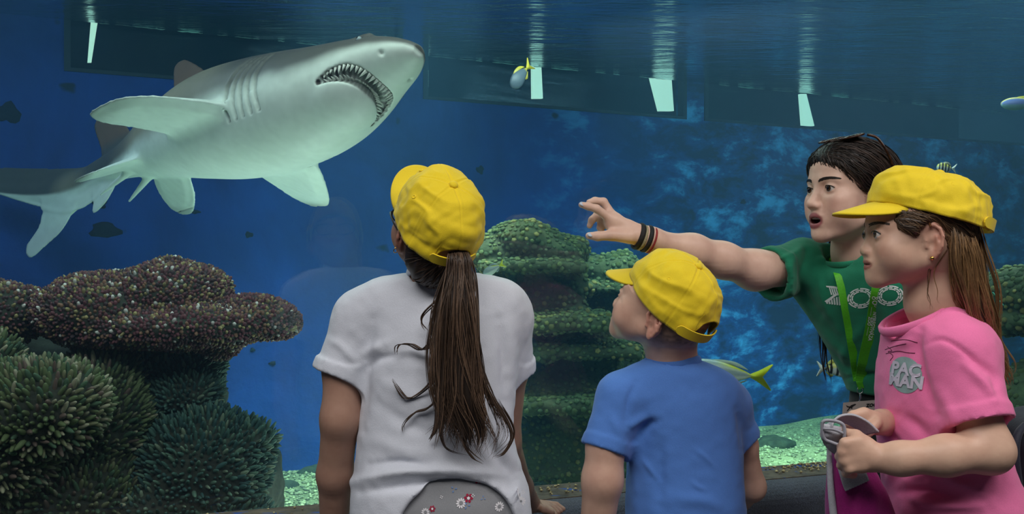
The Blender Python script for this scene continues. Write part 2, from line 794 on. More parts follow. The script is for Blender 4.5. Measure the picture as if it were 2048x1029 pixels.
XL, XR = -4.2, 8.0
win_px = [(128, 806), (846, 1372), (1408, 2120)]
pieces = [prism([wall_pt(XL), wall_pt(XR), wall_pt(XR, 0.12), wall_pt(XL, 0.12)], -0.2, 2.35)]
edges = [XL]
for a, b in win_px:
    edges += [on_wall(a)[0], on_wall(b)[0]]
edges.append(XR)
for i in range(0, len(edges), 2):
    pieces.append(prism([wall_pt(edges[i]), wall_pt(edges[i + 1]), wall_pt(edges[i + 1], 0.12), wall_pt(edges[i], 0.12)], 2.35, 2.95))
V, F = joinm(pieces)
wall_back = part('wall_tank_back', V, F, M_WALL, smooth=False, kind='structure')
M_ALGA = plain('dark_algae', srgb(10, 16, 34), 0.9, 40, 0.4, 0.5, 0.01)
for px, py, rx, ry in ((210, 461, 28, 16), (16, 227, 24, 20), (200, 408, 13, 9), (960, 340, 8, 8), (391, 424, 9, 4), (705, 660, 6, 5), (545, 727, 7, 4), (1486, 404, 6, 5), (505, 700, 5, 4), (498, 470, 8, 6)):
    c = on_wall_px(px, py)
    s = c[1] / FPX
    n = 18
    V = []
    for off, k in ((0.0, 1.0), (-0.008, 0.92), (-0.013, 0.6)):
        for i in range(n):
            a = 2 * math.pi * i / n
            r = k * (1 + 0.16 * math.sin(3 * a + px) + 0.12 * math.sin(5 * a + py) + rng.uniform(-.06, .06))
            V.append(c + W_DIR * (rx * s * r * math.cos(a)) + np.array([0, 0, ry * s * r * math.sin(a)]) + W_N * off)
    V.append(c - W_N * .015)
    F = [[j * n + i, j * n + (i + 1) % n, (j + 1) * n + (i + 1) % n, (j + 1) * n + i] for j in range(2) for i in range(n)] + [[2 * n + i, 2 * n + (i + 1) % n, 3 * n] for i in range(n)]
    part('algae_patch', V, F, M_ALGA, wall_back)
# short ends of the tank
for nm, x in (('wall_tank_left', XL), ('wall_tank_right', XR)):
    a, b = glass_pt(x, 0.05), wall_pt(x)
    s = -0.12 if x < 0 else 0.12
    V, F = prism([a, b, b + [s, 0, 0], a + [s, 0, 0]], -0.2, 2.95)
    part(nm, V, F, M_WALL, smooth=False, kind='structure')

# --- thin-pane glass: clear with a weak mirror reflection
def pane_mat(name, refl, tint):
    m = Mat(name)
    m.n.remove(m.b)
    t = m.node('ShaderNodeBsdfTransparent')
    t.inputs[0].default_value = (*tint, 1)
    g = m.node('ShaderNodeBsdfGlossy')
    g.inputs['Roughness'].default_value = 0.02
    x = m.node('ShaderNodeMixShader')
    x.inputs[0].default_value = refl
    m.link(t.outputs[0], x.inputs[1])
    m.link(g.outputs[0], x.inputs[2])
    m.link(x.outputs[0], m.out.inputs[0])
    return m.m


M_PANE = pane_mat('tank_acrylic', 0.042, (0.97, 1.0, 1.0))
M_PANE2 = pane_mat('gallery_glass', 0.03, (0.7, 0.85, 0.85))
V, F = prism([glass_pt(XL), glass_pt(XR), glass_pt(XR, 0.04), glass_pt(XL, 0.04)], 0.30, 3.2)
part('window_1', V, F, M_PANE, smooth=False, kind='structure', label='large clear viewing pane between the hall and the tank')

# --- gallery behind the far windows
M_DARK = plain('gallery_dark', srgb(20, 40, 46), 0.8, 4, 0.4, 0.1)
M_FRAME = plain('gallery_window_frame', srgb(16, 30, 38), 0.6, 8, 0.3, 0.1)
bx = []
zg0, zg1, dg = 1.9, 3.6, 1.3
a0, a1 = on_wall(60)[0], on_wall(2150)[0]
P0, P1, Q0, Q1 = wall_pt(a0, 0.13), wall_pt(a1, 0.13), wall_pt(a0, dg), wall_pt(a1, dg)
bx.append(prism([Q0, Q1, Q1 + W_N * .05, Q0 + W_N * .05], zg0, zg1))
bx.append(prism([P0, P1, Q1, Q0], zg0 - .05, zg0))
bx.append(prism([P0, P1, Q1, Q0], zg1, zg1 + .05))
V, F = joinm(bx)
part('wall_gallery_far', V, F, M_DARK, smooth=False, kind='structure')
for i, (a, b) in enumerate(win_px):
    xa, xb = on_wall(a)[0], on_wall(b)[0]
    fr = []
    t = 0.03
    fr.append(prism([wall_pt(xa, -.012), wall_pt(xb, -.012), wall_pt(xb, .06), wall_pt(xa, .06)], 2.335, 2.355))
    for x0, x1 in ((xa, xa + t), (xb - t, xb)):
        fr.append(prism([wall_pt(x0, -.012), wall_pt(x1, -.012), wall_pt(x1, .06), wall_pt(x0, .06)], 2.355, 2.95))
    V, F = joinm(fr)
    f = part('window_%d' % (i + 2), V, F, M_FRAME, smooth=False, kind='structure')
    V, F = prism([wall_pt(xa, .06), wall_pt(xb, .06), wall_pt(xb, .07), wall_pt(xa, .07)], 2.35, 2.95)
    part('pane', V, F, M_PANE2, f, smooth=False)

m = Mat('gallery_lamp_light')
m.set(Emission_Strength=1.5)
m.b.inputs['Emission Color'].default_value = (1.0, 0.95, 0.70, 1)
m.color((0.8, 0.8, 0.75))
M_LAMP = m.m
lamps = [([(175, 124), (183, 124), (196, 40), (182, 40)], 'tall thin light strip at the far left, seen behind the shark tail', 0.30),
         ([(852, 174), (857, 174), (857, 140), (853, 140)], 'tiny light strip glinting just beyond the shark snout', 0.30),
         ([(1066, 197), (1086, 197), (1082, 118), (1065, 118)], 'upright light strip beside the small yellow-tailed fish', 0.30),
         ([(1319, 222), (1348, 222), (1342, 140), (1298, 140)], 'broadest light strip, widening upward, in the middle window', 0.30),
         ([(1606, 252), (1629, 252), (1613, 188), (1601, 188)], 'light strip above the woman, in the far window', 0.30)]
for q, lb, back in lamps:
    v = [on_wall_px(x, y, back) for x, y in q] + [on_wall_px(x, y, back) + W_N * .03 for x, y in q]
    F = [[0, 1, 2, 3], [7, 6, 5, 4]] + [[i, 4 + i, 4 + (i + 1) % 4, (i + 1) % 4] for i in range(4)]
    part('light_strip', v, F, M_LAMP, smooth=False, label=lb, cat='light strip', group='light strips in the gallery behind the tank')

# --- water line: pale scum on the far panes, its glints put in as colour
rows, rad, cl = [], [], []
for i in range(46):
    px = 190 + i * 40 + rng.uniform(-9, 9)
    if any(a - 4 < px < b - 60 for a, b in win_px):
        ln = rng.choice([14, 22, 36, 50])
        rows.append([on_wall(px + ln * t, ZW - 0.004 - 0.004 * rng.uniform(), -0.03) for t in np.linspace(0, 1, 6)])
        r = rng.uniform(0.0015, 0.0045)
        rad.append(r * np.array([0.2, 1, 0.7, 1.1, 0.8, 0.2]))
        cl.append(srgb(*(rng.uniform(0.5, 1) * np.array([170, 215, 195]))))
M_FOAM_GLINT = attrmat('water_line_foam_glint', 0.5, 60, 0.2, 0.1)
V, F, C = tubes(rows, rad, 6, cl)
part('waterline_foam_glint', V, F, M_FOAM_GLINT, col=C, kind='stuff', label='broken pale foam and glints along the water line', cat='foam')

# --- water surface seen from below (mirror of the tank)
m = Mat('water_surface_underside')
co = m.coord((0.7, 2.6, 1), rot=(0, 0, -math.atan(WLS)))
h1 = m.noise(co, 2.4, 3, 0.5)
h2 = m.noise(co, 9, 3, 0.5)
hh = m.mix(0.3, h1, h2)
m.color((0.60, 0.72, 0.78))
m.set(Metallic=1.0, Roughness=0.20)
m.bump(hh, 0.55, 0.045)
nx = 40
V, F = prism([glass_pt(XL, .05), glass_pt(XR, .05), wall_pt(XR), wall_pt(XL)], ZW, ZW + 0.01)
part('water_surface', V, F, m.m, smooth=False, kind='structure', label='rippled underside of the water surface')

# --- the water itself
m = Mat('tank_water_body')
m.n.remove(m.b)
ab = m.node('ShaderNodeVolumeAbsorption')
ab.inputs['Color'].default_value = (0.10, 0.62, 0.80, 1)
ab.inputs['Density'].default_value = 0.16
sc_ = m.node('ShaderNodeVolumeScatter')
sc_.inputs['Color'].default_value = (0.25, 0.60, 1.0, 1)
sc_.inputs['Density'].default_value = 0.028
sc_.inputs['Anisotropy'].default_value = 0.2
ad = m.node('ShaderNodeAddShader')
m.link(ab.outputs[0], ad.inputs[0])
m.link(sc_.outputs[0], ad.inputs[1])
m.link(ad.outputs[0], m.out.inputs['Volume'])
V, F = prism([glass_pt(XL + .02, .045), glass_pt(XR - .02, .045), wall_pt(XR - .02, 0.12), wall_pt(XL + .02, 0.12)], -0.3, ZW - 0.002)
part('tank_water', V, F, m.m, smooth=False, kind='structure', label='clear blue water filling the tank')

# --- sand bottom
m = Mat('coral_sand')
co = m.coord()
a = m.noise(co, 55, 4, 0.7)
b = m.noise(co, 3.2, 4, 0.6, 0.5)
c = m.mix(m.ramp(b, [(0.50, 0.0), (0.66, 0.75)]), m.ramp(a, [(0.35, srgb(140, 150, 96)), (0.65, srgb(224, 236, 170))]), srgb(92, 104, 66))
m.color(c)
m.bump(a, 0.8, 0.02)
m.set(Roughness=0.9)
M_SAND = m.m
gx, gy = np.meshgrid(np.linspace(XL, XR, 150), np.linspace(0, 1, 60), indexing='ij')
V = []
for i in range(150):
    g0, w0 = GL0 + GLS * gx[i, 0] + 0.06, WL0 + WLS * gx[i, 0] + 0.05
    for j in range(60):
        V.append([gx[i, 0], g0 + (w0 - g0) * gy[i, j], 0])
V = np.array(V)
V[:, 2] = -0.02 + 0.035 * vnoise(V, 1.1, 1) + 0.012 * vnoise(V, 4.0, 2)
I, J = np.meshgrid(np.arange(149), np.arange(59), indexing='ij')
q = I * 60 + J
F = np.stack([q, q + 60, q + 61, q + 1], -1).reshape(-1, 4)
part('floor_tank_sand', V, F, M_SAND, kind='structure')
# loose shell grit on the sand that shows (uncountable)
base_p = np.array([[1, 0, 0], [-1, 0, 0], [0, 1, 0], [0, -1, 0], [0, 0, 1], [0, 0, -1]], float)
oct_f = np.array([[0, 2, 4], [2, 1, 4], [1, 3, 4], [3, 0, 4], [2, 0, 5], [1, 2, 5], [3, 1, 5], [0, 3, 5]])


def pebbles(name, pts, r, cols, mat, parent=None, **kw):
    n = len(pts)
    sc = r[:, None] * rng.uniform(0.5, 1.2, (n, 3)) * np.array([1, 1, 0.6])
    th = rng.uniform(0, 6.28, n)
    b = base_p[None] * sc[:, None]
    x = b[..., 0] * np.cos(th)[:, None] - b[..., 1] * np.sin(th)[:, None]
    y = b[..., 0] * np.sin(th)[:, None] + b[..., 1] * np.cos(th)[:, None]
    V = np.stack([x, y, b[..., 2]], -1) + np.asarray(pts)[:, None]
    F = (oct_f[None] + 6 * np.arange(n)[:, None, None]).reshape(-1, 3)
    return part(name, V.reshape(-1, 3), F, mat, parent, smooth=True, col=np.repeat(cols, 6, 0), **kw)


n = 9000
kx = rng.uniform(-0.40, 0.52, n)
tt = rng.uniform(0.40, 0.985, n)
Yw = WL0 / (1 - WLS * kx)
Yg = GL0 / (1 - GLS * kx)
Y = Yg + (Yw - Yg) * tt
pp = np.stack([kx * Y, Y, np.zeros(n)], 1)
pp[:, 2] = -0.015 + 0.035 * vnoise(pp, 1.1, 1) + 0.012 * vnoise(pp, 4.0, 2)
cc = np.array([srgb(*(rng.uniform(0.6, 1.05) * np.array([214, 226, 166]))) for _ in range(n)])
M_GRIT = attrmat('shell_grit', 0.8, 40, 0.2, 0)
pebbles('shell_grit', pp, rng.uniform(0.008, 0.022, n), np.clip(cc, 0, 1), M_GRIT, kind='stuff', label='loose pale shell grit strewn over the sand', cat='shell grit')

# flat dark stones on the sand
M_STONE = plain('dark_stone', srgb(62, 74, 50), 0.9, 26, 0.45, 0.7, 0.02)
for px, py, wd, hg, lb in ((566, 966, 60, 22, 'dark forked stone lying on the sand beside the girl in white'),
                           (512, 995, 90, 26, 'long low dark stone lying below the finger coral'),
                           (625, 934, 58, 24, 'dark mossy stone against the tank wall beside the girl in white'),
                           (1548, 874, 92, 40, 'broad dark mossy stone behind the boy in blue'),
                           (1480, 852, 60, 40, 'dark stone half hidden behind the shoulder of the boy in blue'),
                           (1110, 912, 60, 16, 'dark stone at the foot of the green reef rock')):
    Y = 1.30 * FPX / (py + hg * 0.4 - CY)
    s = Y / FPX
    fr = Fr(P(px, py, Y) * [1, 1, 0] + [0, 0, 0.0])
    hz = max(hg * s * 0.55, 0.05)
    Fd = Field(*(axis(fr.c[i] - e, fr.c[i] + e, 0.014) for i, e in ((0, wd * s * .75), (1, wd * s * .7), (2, hz * 1.4))))
    Fd.add(ell(fr, (0, 0, 0), (wd * s * .36, wd * s * .33, hz * .75)))
    Fd.add(ell(fr, (wd * s * .28, .03, 0), (wd * s * .24, wd * s * .2, hz * .5)), 0.03)
    Fd.add(ell(fr, (-wd * s * .26, -.02, 0), (wd * s * .26, wd * s * .2, hz * .42)), 0.03)
    V, Q = Fd.mesh()
    V = V + vnormals(V, Q) * (0.012 * vnoise(V, 14, 3) + 0.006 * vnoise(V, 40, 4))[:, None]
    part('flat_stone', V, Q, M_STONE, label=lb, cat='stone', group='dark stones on the tank floor')

# --- ledge and carpeted bench below the glass
m = Mat('ledge_concrete')
co = m.coord()
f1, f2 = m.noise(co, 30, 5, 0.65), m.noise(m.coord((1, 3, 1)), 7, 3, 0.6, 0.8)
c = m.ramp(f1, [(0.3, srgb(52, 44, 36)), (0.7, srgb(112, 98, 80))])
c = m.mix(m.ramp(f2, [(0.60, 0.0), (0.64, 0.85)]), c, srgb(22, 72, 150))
m.color(c)
m.bump(f1, 0.4, 0.006)
m.set(Roughness=0.6)
prof = [(0.0, ZSILL), (-0.125, ZSILL - 0.004), (-0.125, ZSILL - 0.06), (0.0, ZSILL - 0.06)]


def extrude(prof, x0, x1, n=2):
    V = []
    for x in np.linspace(x0, x1, n):
        g = glass_pt(x, 0)
        for o, z in prof:
            V.append(g + G_N * o + [0, 0, z])
    k = len(prof)
    F = []
    for i in range(n - 1):
        for j in range(k):
            F.append([i * k + j, i * k + (j + 1) % k, (i + 1) * k + (j + 1) % k, (i + 1) * k + j])
    F += [list(range(k))[::-1], [(n - 1) * k + j for j in range(k)]]
    return np.array(V), F


V, F = extrude(prof, -2.6, 3.6)
part('trim_1', V, F, m.m, smooth=False, kind='structure', label='narrow concrete ledge under the viewing pane')
m = Mat('bench_carpet')
co = m.coord()
f1 = m.noise(co, 260, 3, 0.8)
f2 = m.noise(co, 9, 3, 0.5)
m.color(m.mix(m.ramp(f2, [(0.3, 0.0), (0.7, 0.5)]), m.ramp(f1, [(0.35, srgb(26, 32, 44)), (0.62, srgb(86, 96, 116))]), srgb(50, 56, 66)))
m.bump(f1, 1.0, 0.006)
m.set(Roughness=0.95, Sheen_Weight=0.2)
prof = [(-0.126, ZSILL - 0.06), (-0.126, ZSILL - 0.006)]
for t in np.linspace(0, 1, 8):
    a = math.pi / 2 * t
    prof.append((-0.15 - 0.06 * math.sin(a), ZSILL - 0.006 - 0.06 * (1 - math.cos(a))))
prof += [(-0.235, 0.0), (-0.126, 0.0)]
V, F = extrude(prof, -2.6, 3.6)
part('trim_2', V, F, m.m, smooth=False, kind='structure', label='dark carpeted bench front below the ledge')
# gravel spilled on the ledge
n = 420
xs = np.concatenate([rng.normal(1.00, 0.16, 300), rng.uniform(-0.9, 1.6, 90), rng.normal(0.10, 0.05, 30)])
off = -np.abs(np.concatenate([rng.normal(0.0, 0.035, 300), rng.uniform(0, 0.1, 90), rng.uniform(0.01, 0.1, 30)])) - 0.006
pp = np.array([glass_pt(x, max(o, -.115)) for x, o in zip(xs, off)])
pp[:, 2] = ZSILL + 0.002
cc = np.array([srgb(*(rng.uniform(0.55, 1.0) * np.array([225, 205, 150]))) for _ in range(n)])
pebbles('spilled_gravel', pp, rng.uniform(0.003, 0.007, n), cc, M_GRIT, kind='stuff', label='pale gravel spilled along the ledge', cat='gravel')

# --- visitors' hall behind the camera
M_HALL = plain('hall_plaster', srgb(86, 92, 104), 0.9, 6, 0.15, 0.1)
M_HFLOOR = plain('hall_floor', srgb(52, 54, 60), 0.6, 12, 0.25, 0.1)
V, F = prism([(-5, -4), (7.5, -4), glass_pt(7.5), glass_pt(-5)], -0.1, 0.0)
part('floor', V, F, M_HFLOOR, smooth=False, kind='structure')
V, F = prism([(-5, -4), (7.5, -4), glass_pt(7.5, .3), glass_pt(-5, .3)], 3.30, 3.40)
part('ceiling', V, F, M_HALL, smooth=False, kind='structure')
V, F = box((1.0, -3.6, 1.7), (6.5, 0.05, 1.7))
part('wall_rear', V, F, M_HALL, smooth=False, kind='structure')
V, F = box((-4.6, -1.2, 1.7), (0.05, 2.4, 1.7))
part('wall_left', V, F, M_HALL, smooth=False, kind='structure')
V, F = box((6.6, 0.2, 1.7), (0.05, 3.8, 1.7))
part('wall_right', V, F, M_HALL, smooth=False, kind='structure')
# ================================================================== the shark
# sculpted straight (x = distance from the snout, y = its right side, z = dorsal), then laid along its swimming curve
SH_C = [(838, 101, 3.00), (765, 132, 3.15), (660, 188, 3.37), (545, 225, 3.65), (427, 254, 3.95),
        (326, 290, 4.23), (254, 322, 4.46), (207, 344, 4.60), (158, 368, 4.70), (96, 384, 4.80), (0, 382, 4.88), (-110, 360, 4.90)]
cur = spline([P(*c) for c in SH_C], 400)
arc = np.concatenate([[0], np.cumsum(np.linalg.norm(np.diff(cur, axis=0), axis=1))])
print('shark length', arc[-1], 'knots', [round(float(arc[int(i * 399 / (len(SH_C) - 1))]), 2) for i in range(len(SH_C))])
SROLL = [(0.0, 34), (0.5, 31), (1.0, 24), (1.4, 16), (2.0, 11), (2.4, 10), (3.2, 6)]

#          s     w     hd    hv
SH_P = [(0.00, .022, .018, .022), (0.03, .050, .030, .036), (0.10, .085, .050, .062), (0.20, .118, .070, .090),
        (0.34, .160, .098, .140), (0.50, .195, .130, .185), (0.70, .222, .165, .215), (0.95, .238, .195, .230),
        (1.20, .235, .205, .228), (1.45, .208, .190, .200), (1.70, .160, .150, .155), (1.95, .105, .108, .108),
        (2.15, .072, .082, .078), (2.35, .052, .070, .062), (2.60, .038, .060, .052), (2.90, .020, .036, .030), (3.20, .010, .018, .014)]
SP = spline(np.array(SH_P), 300)


def sp(col, s):
    return np.interp(s, SP[:, 0], SP[:, col])


def body_sdf(X, Y, Z):
    sh = np.broadcast(X, Y, Z).shape
    Xb = np.broadcast_to(X, sh)
    w, hd, hv = (np.interp(X, SP[:, 0], SP[:, i]) for i in (1, 2, 3))
    h = np.where(np.broadcast_to(Z, sh) > 0, np.broadcast_to(hd, sh), np.broadcast_to(hv, sh))
    n = 2.15
    r = (np.abs(Y / w) ** n + np.abs(Z / h) ** n) ** (1 / n)
    f = (r - 1) * np.minimum(w, h)
    return np.maximum(f, -X)


def surf(s, th):
    """point of the flank: th = 0 at the right side, -90 belly"""
    c, d = math.cos(math.radians(th)), math.sin(math.radians(th))
    h = sp(2, s) if d > 0 else sp(3, s)
    return np.array([s, sp(1, s) * c, h * d])


fx = axis(-0.03, 3.2, 0.0085, [(0.0, 0.55)], 0.0055)
fy = axis(-0.62, 0.62, 0.0085, [(-0.20, 0.22)], 0.0060)
fz = axis(-0.46, 0.52, 0.0085, [(-0.24, 0.11)], 0.0060)
S = Field(fx, fy, fz)
S.add((body_sdf, (-0.02, -.3, -.3), (3.2, .3, .3)))
# fins: pectorals, pelvics, two dorsals, anal, tail lobes
for sd in (1, -1):
    o = np.array([1.08, sd * 0.185, -0.115])
    e1 = nrm([0.40, sd * 1.0, -0.20 if sd > 0 else -0.15])
    S.add(fin(o, e1, [1, 0, 0], [(-.10, -.22), (.10, -.20), (.27, -.11), (.35, .00), (.385, .085), (.34, .155), (.25, .175), (.14, .20), (.04, .20), (-.10, .14)],
              0.028, 0.007, 0.40), 0.035)
    o = np.array([1.86, sd * 0.090, -0.095])
    e1 = nrm([0.25, sd * 0.85, -0.48 if sd > 0 else -0.70])
    S.add(fin(o, e1, [1, 0, 0], [(-.06, -.14), (.08, -.12), (.20, -.02), (.235, .08), (.20, .16), (.10, .17), (.02, .14), (-.06, .10)], 0.018, 0.005, 0.22), 0.03)
    S.add(cone(W0, (1.96, sd * 0.045, -0.095), (2.20, sd * 0.070, -0.165), 0.018, 0.006), 0.02)
S.add(fin((1.58, 0, 0.135), [0.30, 0, 1], [1, 0, 0], [(-.06, -.20), (.10, -.13), (.22, -.03), (.29, .05), (.29, .12), (.20, .13), (.09, .13), (.03, .17), (-.06, .08)], 0.020, 0.005, 0.22), 0.03)
S.add(fin((2.22, 0, 0.068), [0.35, 0, 1], [1, 0, 0], [(-.06, -.15), (.10, -.09), (.22, .0), (.275, .06), (.25, .12), (.10, .12), (.02, .13), (-.06, .06)], 0.014, 0.004, 0.18), 0.02)
S.add(fin((2.30, 0, -0.055), [0.5, 0, -1], [1, 0, 0], [(-.05, -.10), (.07, -.07), (.16, .02), (.17, .07), (.09, .08), (.02, .10), (-.05, .05)], 0.012, 0.004, 0.16), 0.02)
S.add(fin((2.62, 0, 0.0), [1, 0, 0.10], [0, 0, 1], [(-.30, .04), (.0, .10), (.30, .10), (.52, .06), (.56, .0), (.40, -.06), (.15, -.10), (-.10, -.125), (-.30, -.06)], 0.016, 0.004, 0.5), 0.02)
S.add(fin((2.66, 0, -0.05), [0.50, 0, -1], [1, 0, 0], [(-.05, -.10), (.10, -.09), (.24, -.02), (.335, .03), (.30, .085), (.18, .075), (.06, .11), (-.05, .12)], 0.014, 0.004, 0.3), 0.025)
# mouth: a gaping arc on the underside of the head
MA = spline([(0.355, 0.118), (0.300, 0.108), (0.245, 0.082), (0.212, 0.045), (0.203, 0.0), (0.212, -0.045), (0.245, -0.082), (0.300, -0.108), (0.355, -0.118)], 61)


def mouth_pt(s, y, k=1.0):
    return np.array([s, y, -sp(3, s) * (max(1 - abs(y / sp(1, s)) ** 2.15, 0)) ** (1 / 2.15) * k])


mp = [mouth_pt(s, y) for s, y in MA]
mr_ = [0.004 + 0.030 * math.sin(math.pi * (i + 1.5) / 63) ** 0.8 for i in range(61)]
# lower jaw bulges just behind the mouth
S.add(ell(W0, (0.345, 0, -0.112), (0.105, 0.098, 0.052), rotm('Y', 14)), 0.05)
for i in range(0, 60, 2):
    S.sub(cone(W0, mp[i], mp[i + 2] if i + 2 < 61 else mp[60], mr_[i], mr_[min(i + 2, 60)]), 0.006)
# gill slits
GP = []
for i in range(5):
    s0 = 0.665 + 0.042 * i
    for sd in (1, -1):
        g = [surf(s0 - 0.020 * abs(t) ** 1.5 + 0.006 * i * t, -10 + 34 * -t) * [1, sd, 1] for t in np.linspace(-1, 1, 31)]
        GP += g
        for a, b in zip(g[:-1], g[1:]):
            S.sub(cone(W0, a, b, 0.0070), 0.008)
# brow ridge, eye socket, nostril
for sd in (1, -1):
    S.add(ell(W0, surf(0.215, 38) * [1, sd, 1], (.040, .010, .006)), 0.02)
    S.sub(ell(W0, surf(0.212, 22) * [1, sd, 1.0] * 1.0, (.013, .012, .010)), 0.006)
    S.sub(ell(W0, surf(0.098, -38) * [1, sd, 1], (.010, .010, .006)), 0.006)
VS, QS = S.mesh(1)
NS = vnormals(VS, QS)

# colour in body coordinates: slate back, pale belly, dusky fin margins
x, y, z = VS.T
hd, hv, wd = np.interp(x, SP[:, 0], SP[:, 2]), np.interp(x, SP[:, 0], SP[:, 3]), np.interp(x, SP[:, 0], SP[:, 1])
rel = np.where(z > 0, z / hd, z / hv)
nz = vnoise(VS, 7, 5) * 0.5 + vnoise(VS, 19, 6) * 0.3
edge = rel + 0.14 * nz + 0.30 - 0.18 * np.clip((0.35 - x) / 0.3, 0, 1) + 0.25 * np.clip((x - 1.7) / 0.6, 0, 1)
t = np.clip(edge / 0.46 + 0.5, 0, 1)
t = t * t * (3 - 2 * t)
belly, back = srgb(232, 238, 228), srgb(84, 82, 80)
C = belly + (back - belly) * t[:, None]
C *= (1 + 0.10 * nz)[:, None]
bl = np.clip(vnoise(VS, 3.4, 9) * 1.4 - 0.15, 0, 1) * t
C = C + (srgb(176, 164, 138) - C) * (0.55 * bl)[:, None]
dist = np.maximum(np.abs(y) - wd, 0)
finm = np.clip((dist - 0.18) / 0.12, 0, 1) + np.clip((dist - 0.10) / 0.06, 0, 1) * (x > 1.5) * (np.abs(y) > .05)
finm = np.clip(finm * (0.62 + 0.6 * nz) * (z < 0.05), 0, 0.75)
C = C + (srgb(78, 66, 48) - C) * finm[:, None]
dors = np.clip((z - hd - 0.03) / 0.05, 0, 1) * (x < 2.4)
C = C + (srgb(122, 92, 74) - C) * (0.8 * dors)[:, None]
low = np.clip((-z - hv - 0.12) / 0.06, 0, 1) * (x > 2.45)
C = C + (srgb(225, 225, 222) - C) * low[:, None]
mo = np.min(np.stack([np.linalg.norm(VS - p, axis=1) - r for p, r in zip(mp[::3], mr_[::3])]), 0)
gd = np.min(np.stack([np.linalg.norm(VS - p, axis=1) for p in GP]), 0)
C = C + (srgb(34, 30, 30) - C) * (0.9 * np.clip(1.7 - gd / 0.006, 0, 1))[:, None]
inn = np.clip(1 - (mo - 0.001) / 0.004, 0, 1) * (x < 0.45)
C = C + (srgb(44, 26, 26) - C) * inn[:, None]


def lay(p, want_frame=False):
    p = np.atleast_2d(p)
    s = p[:, 0]
    c = np.stack([np.interp(s, arc, cur[:, i]) for i in range(3)], 1)
    e = 0.06
    T = np.stack([np.interp(np.clip(s + e, 0, arc[-1]), arc, cur[:, i]) - np.interp(np.clip(s - e, 0, arc[-1]), arc, cur[:, i]) for i in range(3)], 1)
    T /= np.linalg.norm(T, axis=1, keepdims=True)
    up = np.array([0, 0, 1.0]) - T * T[:, 2:3]
    up /= np.linalg.norm(up, axis=1, keepdims=True)
    rt = np.cross(up, T)                      # its right side (towards the visitors)
    ro = np.radians(np.interp(s, [a for a, _ in SROLL], [b for _, b in SROLL]))[:, None]
    D = up * np.cos(ro) - rt * np.sin(ro)     # back rolls away, belly towards the visitors
    R = rt * np.cos(ro) + up * np.sin(ro)
    W = c + p[:, 1:2] * R + p[:, 2:3] * D + T * np.minimum(s, 0)[:, None]
    if want_frame:
        return W, np.stack([T, R, D], -1)
    return W


M_SHARK = attrmat('shark_skin', 0.5, 30, 0.10, 0.12, 0.004)
shark = thing('shark', 'large grey shark with pale belly and open toothy mouth swimming above the corals', 'shark', lay([1.2, 0, -.23])[0])
part('body', lay(VS), QS[:, ::-1], M_SHARK, shark, col=np.clip(C, 0, 1))
# teeth
M_TOOTH = plain('shark_tooth', srgb(225, 225, 214), 0.35, 60, 0.08, 0)
tv = np.array([[math.cos(a) * .5, math.sin(a) * .35, 0] for a in np.linspace(0, 6.283, 6, endpoint=False)]
              + [[math.cos(a) * .26 + .0, math.sin(a) * .2 + .10, .55] for a in np.linspace(0, 6.283, 6, endpoint=False)] + [[0, .0, 1.0]])
tf = [[i, (i + 1) % 6, 6 + (i + 1) % 6, 6 + i] for i in range(6)] + [[6 + i, 6 + (i + 1) % 6, 12] for i in range(6)] + [[5, 4, 3, 2, 1, 0]]
tooth = meshdata('tooth', tv, tf, M_TOOTH)
for row in (0, 1):
    for i in range(3, 58, 2):
        p, q = np.array(mp[i]), np.array(mp[i + 1])
        along = nrm(q - p)
        out = nrm([0, p[1] / sp(1, p[0]) ** 2, p[2] / sp(3, p[0]) ** 2])
        side = np.cross(along, out)
        if side[0] > 0:
            side = -side                     # towards the snout
        sg = 1 if row == 0 else -1
        r = mr_[i]
        base = p + side * sg * r * 1.02 - out * 0.012
        hgt = (0.030 if row == 0 else 0.026) * rng.uniform(0.75, 1.15) * min(1, r / 0.022)
        if hgt < 0.008:
            continue
        ax = nrm(-side * sg * 0.80 + out * 0.55 + along * rng.uniform(-.2, .2))
        X = nrm(along - ax * np.dot(along, ax))
        M = np.column_stack([X * 0.013, np.cross(ax, X) * 0.013, ax * hgt])
        W, Rf = lay(base, True)
        inst('tooth', tooth, shark, mat4(Rf[0] @ M, W[0]))
# eyes
M_EYE = plain('shark_eye', srgb(150, 160, 165), 0.15, 30, 0.1, 0)
M_PUP = plain('pupil_black', srgb(10, 12, 14), 0.1, 30, 0.1, 0)
for sd in (1, -1):
    e = surf(0.212, 22) * [1, sd, 1] - np.array([0, sd * .003, .001])
    W, Rf = lay(e, True)
    V, F = lathe([(0.001, -.010), (.008, -.007), (.0105, 0), (.008, .007), (.004, .0095), (.001, .010)], Rf[0] @ frame([0, 0, 1], [0, sd, 0.35]) , W[0], 16)
    ey = part('eye', V, F, M_EYE, shark)
    V, F = lathe([(0.0045, .0085), (.0045, .0100), (.003, .0108), (.0005, .0112)], Rf[0] @ frame([0, 0, 1], [0, sd, 0.35]), W[0], 12)
    part('pupil', V, F, M_PUP, ey)
print('shark', len(VS), time.time() - T_START)
